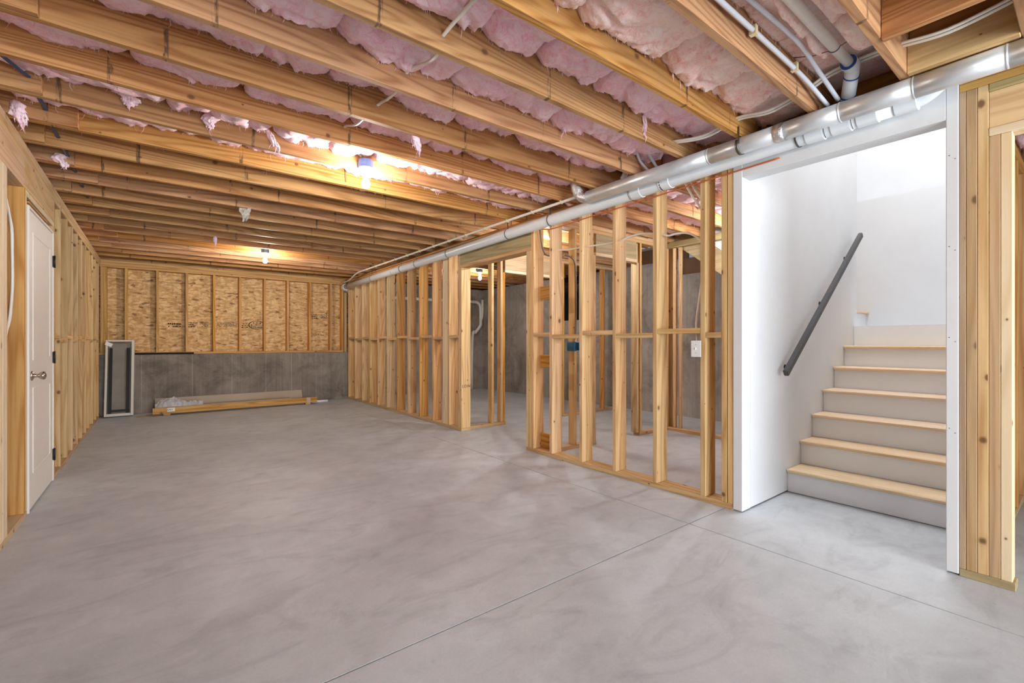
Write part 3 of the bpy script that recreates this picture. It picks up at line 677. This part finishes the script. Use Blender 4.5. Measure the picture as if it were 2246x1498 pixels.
# torn tufts hanging below the joists
def tuft(p, L, w, seed, label, mat='pink', lean=(0.2, 0)):
    rr = random.Random(seed); bm = bmesh.new(); sd = Vector((seed*1.7 % 40, seed*0.9 % 40, 3))
    bmesh.ops.create_icosphere(bm, subdivisions=4, radius=1.0)
    for v in bm.verts:
        n = v.co.copy(); f = (1-n.z)*0.5                       # 0 at the top, 1 at the tip
        k = 1+0.55*fbm(n*1.7+sd, 3)+0.35*fbm(n*4.5+sd, 2)
        tap = (1-f)**0.55*0.9+0.16
        v.co = Vector((n.x*w*0.62*k*tap+lean[0]*L*f+0.3*w*mn.noise(Vector((f*3, seed, 1))), n.y*w*0.42*k*tap+lean[1]*L*f, 0.045-(L*0.86)*f*(0.75+0.5*abs(mn.noise(n*2.4+sd)))-0.01*k))
    for q_ in range(14):                                       # fine strands at the tip
        a = rr.uniform(0, 6.28); f0 = rr.uniform(0.3, 0.9); st_ = Vector((lean[0]*L*f0+math.cos(a)*w*0.3*(1-f0), math.sin(a)*w*0.2*(1-f0), 0.03-L*0.8*f0)); l = L*rr.uniform(0.15, 0.4)
        e_ = st_+Vector((rr.uniform(-.5, .5), rr.uniform(-.3, .3), -1)).normalized()*l; sv = Vector((math.cos(a), math.sin(a), 0))*rr.uniform(0.001, 0.0025); m_ = st_.lerp(e_, 0.5)+sv*3
        vs = [bm.verts.new(c) for c in (st_+sv, st_-sv, m_-sv, m_+sv, e_)]; bm.faces.new(vs[:4]); bm.faces.new((vs[3], vs[2], vs[4]))
    bmesh.ops.recalc_face_normals(bm, faces=bm.faces)
    o = link('insulation_tuft', mesh_from(bm), mat, None, p); tag(o, label, 'insulation tuft', 'torn insulation tufts'); return o
for (u, v, y, L, w, lean, lab) in (
    (280, 215, 3.40, .11, .08, (.1, 0), 'fluffy torn insulation tuft hanging near the left wall'),
    (460, 262, 3.40, .13, .07, (0, 0), 'ragged insulation tuft with loose strands before the first bulb'),
    (578, 285, 3.40, .20, .035, (.5, 0), 'long twisted strand of insulation hanging near the first bulb'),
    (910, 305, 2.668, .16, .045, (.2, 0), 'white wispy insulation strand hanging between the middle joists'),
    (1240, 265, 2.17, .15, .07, (-.1, 0), 'combed pink insulation tuft hanging near the stair duct'),
    (1412, 262, 1.797, .17, .03, (.1, 0), 'thin pink insulation strand hanging beside the stair duct'),
    (35, 232, 3.80, .19, .06, (.15, 0), 'drooping insulation strand hanging over the left wall header'),
    (127, 345, 4.62, .13, .07, (.3, 0), 'insulation scrap beside the navy cable at the left wall'),
    (472, 524, 6.70, .15, .035, (0, 0), 'white insulation sliver hanging in front of the second bulb')):
    p = atY(u, v, y); tuft(p, L, w, u, lab, lean=lean)
# scrap of facing paper hanging from a joist
bm = bmesh.new(); rr = random.Random(5); g = [[None]*6 for _ in range(7)]
for i in range(7):
    for j in range(6):
        wdt = 0.055*(1-0.35*abs(i-2)/4); g[i][j] = bm.verts.new(((j/5-0.5)*2*wdt*(1-0.1*i)+rr.uniform(-.006, .006), 0.02*math.sin(i*1.3+j)+rr.uniform(-.008, .008), -0.13*i/6+rr.uniform(-.006, .006)))
for i in range(6):
    for j in range(5): bm.faces.new((g[i][j], g[i][j+1], g[i+1][j+1], g[i+1][j]))
bmesh.ops.solidify(bm, geom=list(bm.faces), thickness=0.0015)
tag(link('paper_scrap', mesh_from(bm, False), 'paper', None, atY(537, 461, 5.10)+Vector((0, -0.012, 0.022))), 'torn white paper scrap hanging from a joist before the second bulb', 'paper scrap')

# ================================================================== LIGHT FIXTURES
box_m = lathe_mesh([(0.050, 0), (0.052, 0.003), (0.052, 0.058), (0.046, 0.062)], 8); box_m.transform(Matrix.Rotation(math.pi/8, 4, 'Z'))
for p_ in box_m.polygons: p_.use_smooth = False
hold_m = lathe_mesh([(0.053, 0.0), (0.054, -0.006), (0.050, -0.016), (0.036, -0.026), (0.024, -0.034), (0.023, -0.052), (0.019, -0.054)], 28)
bulb_m = lathe_mesh([(0.0125, 0.0), (0.0135, -0.012), (0.018, -0.026), (0.026, -0.042), (0.030, -0.056), (0.0295, -0.070), (0.024, -0.084), (0.013, -0.094), (0.002, -0.097)], 20)
bulb_ms = {k_: bulb_m.copy() for k_ in ('bulb_dim', 'bulb_cool', 'bulb_far')}
def fixture(x, y, label, dim):
    t_ = thing('bulb_fixture', label, 'light fixture', 'bare bulb fixtures on the joists', (x, y, ZC))
    jb = link('junction_box', box_m, 'bluebox', t_, (0, 0, 0))
    link('lamp_holder', hold_m, 'porcelain', t_, (0, 0, -0.0005)); link('bulb', bulb_m if not dim else bulb_ms[dim], dim or 'bulb', t_, (0, 0, -0.055))
    link('mounting_ear', box_mesh(0.02, 0.012, 0.05, 'bluebox', 'z'), None, jb, (0.03, 0.058, 0.03)); link('mounting_ear', box_mesh(0.02, 0.012, 0.05, 'bluebox', 'z'), None, jb, (-0.03, 0.058, 0.03))
    return t_
def jn(y): # nearest joist near-face beyond y
    return min(q-0.038 for q in JY if q-0.038 > y)
def fx(x, y, label, dim=None): fy = jn(y)-0.065; return fixture(x, fy, label, dim)
fx(1.24, 3.30, 'bare bulb in white porcelain holder on blue box, amid the torn insulation')
fx(1.26, 7.40, 'bare bulb in porcelain holder near the strand-board wall', 'bulb_far')
fx(4.72, 6.85, 'bare bulb in porcelain holder in the room behind the stud wall')
fx(1.25, -0.80, 'bare bulb fixture on the joists toward the rear wall', 'bulb_dim')
fx(1.25, -2.85, 'added bulb fixture on the joists beside the rear wall', 'bulb_dim')  # unseen extra bulb, added for even fill from behind the camera
fx(3.93, 4.15, 'bare bulb fixture above the framed hallway', 'bulb_cool')
fx(4.92, 2.15, 'added bulb fixture above the space behind the stairs', 'bulb_cool')  # unseen bulb added to brighten the hallway floor and concrete

# ================================================================== DUCT
DXc, DZc, DR = 2.926, ZC-0.0545, 0.0515
du = thing('metal_duct', 'round galvanised steel duct slung under the joists above the stair opening', 'duct')
segs = [2.70, 1.62, 1.165, 0.878, 0.572, 0.262, -0.35, -1.0, -1.6]
for i in range(len(segs)-1):
    y1, y0 = segs[i], segs[i+1]
    tube('duct_section', [(DXc, y1-0.001, DZc), (DXc, (y0+y1)/2, DZc), (DXc, y0-0.012, DZc)], DR-0.0004*(i % 2), 'galv', du, 36)
    if i: tube('crimp_ring', [(DXc, y1-0.010, DZc), (DXc, y1-0.006, DZc), (DXc, y1-0.002, DZc)], DR+0.0018, 'galv', du, 36, rfun=lambda s: DR+0.002-0.0014*abs(2*s-1))
arc = [(DXc-0.05*(1-math.cos(a)), 2.70+0.085*math.sin(a), DZc+0.085*(1-math.cos(a))) for a in [math.pi/2*i/9 for i in range(10)]]
tube('foil_elbow', arc+[(DXc-0.055, 2.786, DZc+0.14)], DR+0.003, 'foil', du, 28, rfun=lambda s: DR+0.002+0.003*math.sin(s*38))
tube('foil_tape', [(DXc, 1.20, DZc), (DXc, 1.175, DZc), (DXc, 1.145, DZc)], DR+0.003, 'foil', du, 30)
for y in (1.43, ):
    pts = [(DXc-0.09, y-0.019, ZC+0.03), (DXc-0.088, y-0.021, ZC-0.012)]
    tube('hanger_strap', [Vector((DXc+math.cos(a)*(DR+0.003), y-0.02, DZc+math.sin(a)*(DR+0.003))) for a in [math.radians(v) for v in range(150, 391, 15)]]+[Vector((DXc+DR+0.004, y-0.02, ZC+0.05))], 0.010, 'strap', du, 6, flat=0.12, up0=Vector((0, 1, 0)))
    box('strap_end', DXc-DR-0.016, DXc-DR-0.006, y-0.042, y-0.0385, ZC-0.06, ZC+0.045, 'strap', du, bev=0)
# ================================================================== MAIN PVC DRAIN
PXc, PR = 3.045, 0.0575
pz = lambda y: 2.378-0.018*(y-0.7) if y < 3.3 else 2.331-0.0112*(y-3.3)
pv = thing('drain_pipe', 'white PVC drain pipe strapped along the top of the stud wall', 'pipe')
tube('pipe_run', [(PXc, y, pz(y)) for y in (9.40, 7, 5, 3.9, 3.3, 2.7, 1.0, 0.62)], PR-0.004, 'pvc', pv, 28)
for y in (2.28, 2.02, 1.03, 0.90, 0.78, 0.62): tube('coupling', [(PXc, y-0.045, pz(y)), (PXc, y-0.043, pz(y)), (PXc, y+0.043, pz(y)), (PXc, y+0.045, pz(y))], PR+0.001, 'pvc', pv, 28)
tube('rising_bend', [(PXc, 0.60, pz(.6)), (PXc, 0.55, pz(.6)+0.012), (PXc-0.01, 0.50, pz(.6)+0.045), (PXc-0.02, 0.46, pz(.6)+0.10)], PR-0.006, 'pvc', pv, 24, sm=4)
tube('end_elbow', [(PXc, 9.38, pz(9.4)), (PXc, 9.45, pz(9.4)), (PXc+0.004, 9.49, pz(9.4)-0.006), (PXc+0.035, 9.522, pz(9.4)-0.014), (PXc+0.12, 9.528, pz(9.4)-0.02)], PR+0.006, 'pvc', pv, 24, sm=3)
link('printed_line', box_mesh(0.0006, 0.16, 0.008, 'ink', 'y', 0), None, pv, (PXc-PR+0.0035, 0.84, pz(.84)-0.01)) if False else None
for y in (9.20, 7.95, 6.72, 6.2, 5.27, 3.98, 3.3, 2.05, 1.12):
    a0 = 200; z = pz(y)
    ring = [Vector((PXc+math.cos(a)*(PR+0.0005), y, z+math.sin(a)*(PR+0.0005))) for a in [math.radians(v) for v in range(100, 442, 18)]]
    sb = tube('strap_band', ring, 0.0065, 'strap', pv, 6, flat=0.12, up0=Vector((0, 1, 0)))
    if y > 3: box('strap_tail', PXc-0.012, PXc-0.0095, y-0.008, y+0.008, z+PR-0.003, ZC+0.02, 'strap', sb, bev=0)
# marks inked across the pipe at its joints
for y in (0.845, 0.975, 2.34, 7.05):
    tube('ink_mark', [Vector((PXc+math.cos(a)*(PR+0.0016 if y < 1 else PR-0.0036), y, pz(y)+math.sin(a)*(PR+0.0016 if y < 1 else PR-0.0036))) for a in [math.radians(v) for v in range(175, 262, 12)]], 0.0016, 'ink', pv, 5)
# ================================================================== PVC DRAIN IN THE JOIST BAY
UY, UZ, UR = 0.80, 2.575, 0.0235
pu = thing('bay_pipe', 'white PVC drain pipe hung by wire in the insulated joist bay beside the duct', 'pipe')
tube('pipe_run', [(-0.5, UY, UZ+0.004), (1.2, UY, UZ+0.002), (2.815, UY, UZ)], UR, 'pvcwarm', pu, 28)
tube('elbow', [(2.815, UY, UZ), (2.845, UY, UZ-0.001), (2.872, UY+0.004, UZ-0.01), (2.905, UY+0.018, UZ-0.032), (2.93, UY+0.03, UZ-0.055), (2.985, UY+0.053, UZ-0.085), (3.03, UY+0.07, UZ-0.115), (3.046, UY+0.075, UZ-0.16)], UR+0.010, 'pvc', pu, 28, sm=4)
tube('socket', [(2.800, UY, UZ), (2.802, UY, UZ), (2.846, UY, UZ-0.001), (2.848, UY, UZ-0.001)], UR+0.0145, 'pvc', pu, 28)
tube('primer_ring', [(2.796, UY, UZ), (2.8005, UY, UZ)], UR+0.0125, 'bluestripe', pu, 28)
tube('primer_ring', [(2.899, UY+0.0145, UZ-0.028), (2.9035, UY+0.0172, UZ-0.031)], UR+0.0125, 'bluestripe', pu, 24)
tube('primer_ring', [(2.984, UY+0.0525, UZ-0.0845), (2.990, UY+0.055, UZ-0.0885)], UR+0.0125, 'bluestripe', pu, 24)
HX = 2.60
tube('wire_hanger', [(HX-0.03, 0.972, UZ+0.02), (HX, UY+0.09, UZ+0.0)]+[(HX, UY+math.cos(a)*(UR+0.002), UZ+math.sin(a)*(UR+0.002)) for a in [math.radians(v) for v in range(-20, -161, -20)]]+[(HX+0.01, UY-0.1, UZ+0.02), (HX+0.02, 0.622, UZ+0.05)], 0.0022, 'wire', pu, 6)
def print_row(x0, x1, y, z, r, ang, size, seed, par):
    rr = random.Random(seed); bm = bmesh.new(); x = x0
    while x < x1:
        w = size*rr.uniform(0.35, 0.8)
        if rr.random() < 0.86:
            da = size*rr.uniform(0.5, 1.0)/r/2
            vs = []
            for (xx, aa) in ((x, ang-da), (x+w, ang-da), (x+w, ang+da*0.3), (x, ang+da*0.3)):
                vs.append(bm.verts.new((xx, y+math.cos(aa)*r, z+math.sin(aa)*r)))
            bm.faces.new(vs)
        x += w+size*rr.uniform(0.2, 0.45)
    link('printed_marks', mesh_from(bm, False), 'ink', par)
print_row(1.9, 2.78, UY, UZ+0.0025, UR+0.0007, math.radians(-62), 0.010, 3, pu)
# ================================================================== CONDUITS AND CABLES
cv = thing('conduit', 'slim white plastic conduit clipped under the joists above the drain pipe', 'conduit')
tube('conduit_run', [(3.02, 9.42, 2.36), (3.0, 9.15, 2.352), (2.98, 8.9, 2.365), (2.955, 8.62, 2.405), (2.94, 8.35, 2.424), (2.938, 8.0, 2.426), (2.938, 6.0, 2.426), (2.936, 4.0, 2.426), (2.936, 2.86, 2.425)], 0.0125, 'cable', cv, 12, sm=5)
for y in JY:
    if 2.9 < y < 8.3: box('clip', 2.921, 2.955, y-0.026, y-0.014, 2.411, ZC-0.0005, 'staple', cv, bev=0)
oc = tube('orange_cable', [(3.1005, y, pz(y)-0.064) for y in (1.25, 1.6, 2.0, 2.5, 3.0, 3.35)]+[(3.1045, 3.5, pz(3.5)-0.035), (3.1045, 3.65, pz(3.65)+0.01), (3.1025, 3.82, 2.392)]+[(3.1, y, 2.40) for y in (4.2, 5.2, 6.4, 7.4, 8.3)]+[(3.07, 8.8, 2.40), (2.95, 9.2, 2.405), (2.8, 9.42, 2.41)], 0.0052, 'orangecable', None, 8, sm=6)
tag(oc, 'orange electrical cable running beside the white drain pipe on the stud wall', 'cable')
jc = thing('pex_pair', 'pair of white plastic water lines clipped along the joist beside the duct', 'pipe')
tube('water_line', [(0.9, 0.958, 2.540), (1.8, 0.958, 2.535), (2.4, 0.958, 2.530), (2.70, 0.955, 2.515), (2.95, 0.94, 2.46)], 0.011, 'pex', jc, 10, sm=5)
tube('water_line', [(0.9, 0.935, 2.590), (1.8, 0.93, 2.600), (2.4, 0.90, 2.585), (2.70, 0.905, 2.55), (2.95, 0.89, 2.47)], 0.011, 'pex', jc, 10, sm=5)
for x in (2.11, 2.555): box('clip', x-0.012, x+0.012, 0.944, 0.9735, 2.515, 2.555, 'staple', jc, bev=0)
jp = thing('water_stubs', 'two white plastic water lines curving out of the ceiling behind the duct', 'pipe')
for (u0, v0, u1, v1, u2, v2) in ((1397, 333, 1405, 355, 1428, 384), (1419, 328, 1430, 350, 1448, 380)):
    tube('water_line', [atX(u0-2, v0-22, 2.89), atX(u0, v0, 2.90), atX(u1, v1, 2.95), atX(u2-3, v2-6, 2.995)], 0.0105, 'pex', jp, 10, sm=5)
vs_ = tube('vent_stub', [atX(1365, 393, 2.992), atX(1375, 374, 2.994), atX(1386, 352, 2.996)], 0.021, 'pvc', None, 16); tag(vs_, 'short white plastic pipe stub between the joists above the duct', 'pipe')
def cable(pts, label, r=0.0065, mat='cable', flat=1.5, group=None):
    o = tube('cable', pts, r, mat, None, 8, flat=flat, sm=6); return tag(o, label, 'cable', group)
cable([(1.02, 1.40, 2.53), (1.015, 1.80, 2.512), (1.02, 1.86, 2.468), (1.03, 1.95, 2.475), (1.04, 2.08, 2.52), (1.03, 2.20, 2.54), (1.03, 2.30, 2.50), (1.025, 2.45, 2.50), (1.04, 2.60, 2.542), (1.0, 2.72, 2.50), (0.99, 2.86, 2.50), (0.97, 3.02, 2.54), (1.05, 3.2, 2.56), (1.2, 3.36, 2.515)], 'white cable drooping through the joists toward the bulb amid the torn insulation')
pair = [(2.79, 0.2135, 2.55), (2.775, 0.42, 2.515), (2.80, 0.60, 2.55), (2.875, 0.72, 2.592), (2.905, 0.83, 2.604), (2.895, 0.92, 2.588), (2.88, 1.0, 2.55), (2.868, 1.2, 2.50), (2.875, 1.40, 2.532), (2.85, 1.6, 2.488), (2.820, 1.806, 2.513)]
for dx, dz in ((0.0, 0.0), (-0.023, 0.005)):
    cable([(x+dx, y, z+dz) for x, y, z in pair], 'white cable strung through the joists beside the duct', group='cables beside the duct')
cable([(-0.66, 2.7, 2.54), (-0.63, 2.95, 2.525), (-0.60, 3.12, 2.508), (-0.54, 3.30, 2.503), (-0.512, 3.42, 2.512), (-0.508, 3.60, 2.500), (-0.505, 3.83, 2.506), (-0.51, 4.0, 2.495), (-0.505, 4.24, 2.5), (-0.50, 4.65, 2.495), (-0.50, 5.06, 2.50), (-0.5, 5.9, 2.5)], 'navy blue flat cable threaded through the joists along the left wall', 0.0065, 'bluecable', 1.8)
for xx, du_ in ((XL-0.045, 0.0), (XL-0.024, -1.5)):
    cable([(xx, 3.83, 2.10), (xx, 3.93, 2.0)]+[atX(u_+du_, v_, xx) for u_, v_ in ((25, 490), (27.5, 560), (28, 620), (25, 670), (19, 712))]+[(xx, 3.83, 1.04)], 'white cable looping down the stud bay beside the door', 0.0035, 'cable', 1.7, 'cables beside the door')
XM = XR+0.07
cable([atX(1216, 549, XM), atX(1250, 547, XM), atX(1285, 541, XM), atX(1330, 535, XM), atX(1361, 528, XM), atX(1385, 518, XM), atX(1410, 513, XM), atX(1440, 513, XM), atX(1452, 514, XM), atX(1466, 517, XM), atX(1482, 513, XM), atX(1505, 511, XM), atX(1525, 518, XM), atX(1545, 534, XM)], 'white cable threaded horizontally through the studs beside the stair', 0.0078)
cable([atX(1183, 495, XR+0.02), atX(1187, 530, XR+0.05), atX(1191, 548, XM), atX(1200, 560, XM+.02), (3.30, 3.42, 2.03), (3.42, 3.47, 2.06), (3.54, 3.484, 2.03), (3.575, 3.484, 1.9), (3.58, 3.484, 1.6), (3.572, 3.482, 1.25), (3.535, 3.475, 1.14)], 'grey cable dropping to the teal box in the hallway partition', 0.006, 'greycable')
for i, (a_, b_) in enumerate((((1503, 400), (1536, 456)), ((1515, 395), (1538, 436)))):
    cable([atX(a_[0], a_[1]-8, XM+0.02)+Vector((0, 0, .05)), atX(a_[0], a_[1], XM+0.02), atX((a_[0]+b_[0])/2-2, (a_[1]+b_[1])/2, XM+0.01), atX(b_[0], b_[1], XM)], 'white cable coming down through the top plate beside the stair opening', 0.006, group='cables through the top plate')
cable([(XM, 1.799, 1.75), (XM-0.01, 1.815, 1.55), (XM-0.02, 1.845, 1.30), (XM-0.03, 1.832, 1.138)], 'white cable dropping to the switch plate on the stud beside the stairs', 0.006, group='switch cables')
cable([(XM+0.03, 1.797, 1.45), (XM+0.022, 1.806, 1.36), (XM+0.012, 1.818, 1.28), (XM-0.005, 1.812, 1.138)], 'white cable dropping to the switch plate on the stud beside the stairs', 0.006, group='switch cables')
# switch plate
sw = thing('switch_plate', 'blank white switch plate fixed to a stud beside the stair opening', 'switch plate', None, (XR-0.006, 1.8155, 1.097))
link('cover', box_mesh(0.006, 0.074, 0.118, 'porcelain', 'z', 0.002), None, sw, (0, 0, 0)); link('back_box', box_mesh(0.07, 0.056, 0.095, 'bluebox', 'z'), None, sw, (0.0385, 0, 0))
link('toggle', box_mesh(0.008, 0.007, 0.016, 'porcelain', 'z', 0.002), None, sw, (-0.006, 0, 0)); 
for z in (0.03, -0.03): link('screw', lathe_mesh([(0.0025, 0), (0.0025, 0.001)], 8), 'strap', sw, (-0.003, 0, z), (0, -math.pi/2, 0))
p = atY(1260, 761, 3.47)
tb = thing('outlet_box', 'teal plastic outlet box on the hallway partition stud', 'outlet box', None, (3.60, 3.435, 1.10))
link('box_shell', box_mesh(0.06, 0.105, 0.10, 'tealbox', 'z', 0.01), None, tb, (-0.072, 0.06, 0)); link('nail_flange', box_mesh(0.004, 0.05, 0.085, 'tealbox', 'z'), None, tb, (-0.0405, 0.0, 0.0))
# ================================================================== PLUMBING IN THE FAR ROOM
pl = thing('waste_stack', 'white PVC waste pipes with wye fittings on the concrete wall of the far room', 'pipe')
YP = YF-0.06
def py(u, v): p_ = atY(u, v, YP); p_.x = min(p_.x, 6.405); return p_
tube('branch', [py(845, 652), py(900, 655), py(960, 658), py(1036, 662), py(1047, 664), py(1053, 672), py(1054, 690), py(1054, 700)], 0.037, 'pvcwarm', pl, 16, sm=4)
tube('branch', [Vector((6.405, YP, py(1080, 662).z+0.03)), py(1071, 663), py(1064, 670), py(1062, 682), py(1057, 694), py(1054, 704)], 0.037, 'pvcwarm', pl, 16, sm=4)
tube('stack', [py(1054, 700), py(1054, 712), py(1050, 720), py(1042, 730), py(1036, 738), (py(1034, 742).x, YP, 0.0)], 0.038, 'pvcwarm', pl, 16, sm=4)
# ================================================================== THINGS ALONG THE FAR WALL
gl = thing('window_unit', 'white framed glass window unit leaning upright in the far left corner', 'window unit', None, (-0.435, 9.275, 0.0085))
gl.rotation_euler = (math.radians(-10.5), 0, math.radians(-2)); 
gw, gh, gd = 0.345, 1.185, 0.09
for nme, a in (('frame_stile', (-gw/2, -gw/2+0.028, 0, gh)), ('frame_stile', (gw/2-0.034, gw/2, 0, gh)), ('frame_rail', (-gw/2+0.0285, gw/2-0.0345, 0, 0.04)), ('frame_rail', (-gw/2+0.0285, gw/2-0.0345, gh-0.026, gh))):
    link(nme, box_mesh(a[1]-a[0], gd, a[3]-a[2], 'vinyl', 'z', 0.003), None, gl, ((a[0]+a[1])/2, 0, (a[2]+a[3])/2))
link('glass_pane', box_mesh(gw-0.064, 0.005, gh-0.068, 'glass', 'z', 0), None, gl, (0.0, -0.028, gh/2))
for x in (-gw/2+0.062, gw/2-0.075): link('sash_stile', box_mesh(0.038, 0.03, gh-0.17, 'black', 'z', 0.003), None, gl, (x, 0.012, gh/2-0.035))
link('sash_rail', box_mesh(gw-0.10, 0.03, 0.035, 'black', 'x', 0.003), None, gl, (0, 0.012, 0.085)); link('sash_backing', box_mesh(gw-0.064, 0.004, gh-0.068, 'greypane', 'z', 0), None, gl, (0, 0.04, gh/2))
tg = link('paper_tag', box_mesh(0.085, 0.002, 0.055, 'paper', 'x', 0), None, gl, (-gw/2+0.04, -0.05, gh-0.07)); tg.rotation_euler = (0, 0.45, 0.1)
rd = box('black_rail', -0.29, 0.525, 9.502, 9.54, 0.9455, 0.975, 'dark', None, 'x'); tag(rd, 'slim black metal bar lying on the concrete ledge', 'metal bar')
lu = thing('pine_beam', 'long pine beam raised on blocks in front of the concrete wall', 'lumber', None, (1.18, 9.03, 0))
link('beam', box_mesh(2.42, 0.10, 0.092, 'stud_orange', 'x'), None, lu, (0, 0, 0.077), (0, 0, math.radians(1.2)))
for x in (-1.03, 1.05): link('block', box_mesh(0.09, 0.14, 0.03, 'plate', 'y'), None, lu, (x, 0.03, 0.0155))
link('tape_band', box_mesh(0.07, 0.104, 0.105, 'tape', 'z', 0.003), None, lu, (1.06, 0.022, 0.074)); link('tape_band', box_mesh(0.10, 0.003, 0.06, 'paper', 'x', 0), None, lu, (-0.98, -0.0735, 0.09), (0, 0, math.radians(1.2)))
link('handwritten_mark', text_mesh('-5X1', 0.042), 'ink', lu, (-1.0, -0.0756, 0.09), (math.pi/2, 0, math.radians(1.2)))
b1 = box('trim_board', 0.0, 1.95, 8.995, 9.155, 0.1228, 0.1363, 'trimboard', None, 'x'); tag(b1, 'flat primed trim board resting on the pine beam', 'trim board')
b1.rotation_euler = (0, 0, math.radians(1.2))
b2 = box('trim_board', 0.0, 2.24, 9.34, 9.354, 0.0, 0.235, 'trimboard', None, 'x'); tag(b2, 'primed trim board standing on edge against the concrete wall', 'trim board'); b2.rotation_euler = (math.radians(-16), 0, math.radians(0.5))
b2.location.y = 9.454; b2.location.z = 0.1155
st2 = box('floor_stick', -0.22, 0.05, 9.0, 9.03, 0.0005, 0.016, 'subfloor', None, 'x'); tag(st2, 'thin dark wooden stick on the floor beside the pine beam', 'stick')
wpipe = tube('pipe_offcut', [(2.33, 9.135, 0.024), (2.47, 9.139, 0.024), (2.62, 9.143, 0.024)], 0.024, 'pvc', None, 18); tag(wpipe, 'short white pipe offcut on the floor at the end of the pine beam', 'pipe')
bm = bmesh.new(); nx, ny = 26, 8; g = []
for i in range(nx+1):
    row = []
    for j in range(ny+1):
        s, q = i/nx, j/ny; wdt = 0.20*(0.45+0.55*math.sin(min(1, s*1.6+0.25)*math.pi*0.5))*(1 if s < 0.55 else 0.6)
        P = Vector((s*9, q*5, 2)); z = max(0.0, 0.045+0.075*math.sin(math.pi*min(1, s*1.5))+0.045*mn.noise(P)+0.02*mn.noise(P*2.7))*(1-abs(2*q-1)**3)
        row.append(bm.verts.new((s*0.62, (q-0.5)*wdt+0.015*mn.noise(P*1.7), z+0.002)))
    g.append(row)
for i in range(nx):
    for j in range(ny): bm.faces.new((g[i][j], g[i+1][j], g[i+1][j+1], g[i][j+1]))
bmesh.ops.solidify(bm, geom=list(bm.faces), thickness=-0.002)
bg = link('plastic_wrap', mesh_from(bm, False), 'plastic', None, (0.0, 9.06, 0.1355)); tag(bg, 'crumpled clear plastic wrapping on the end of the trim boards', 'plastic wrap')
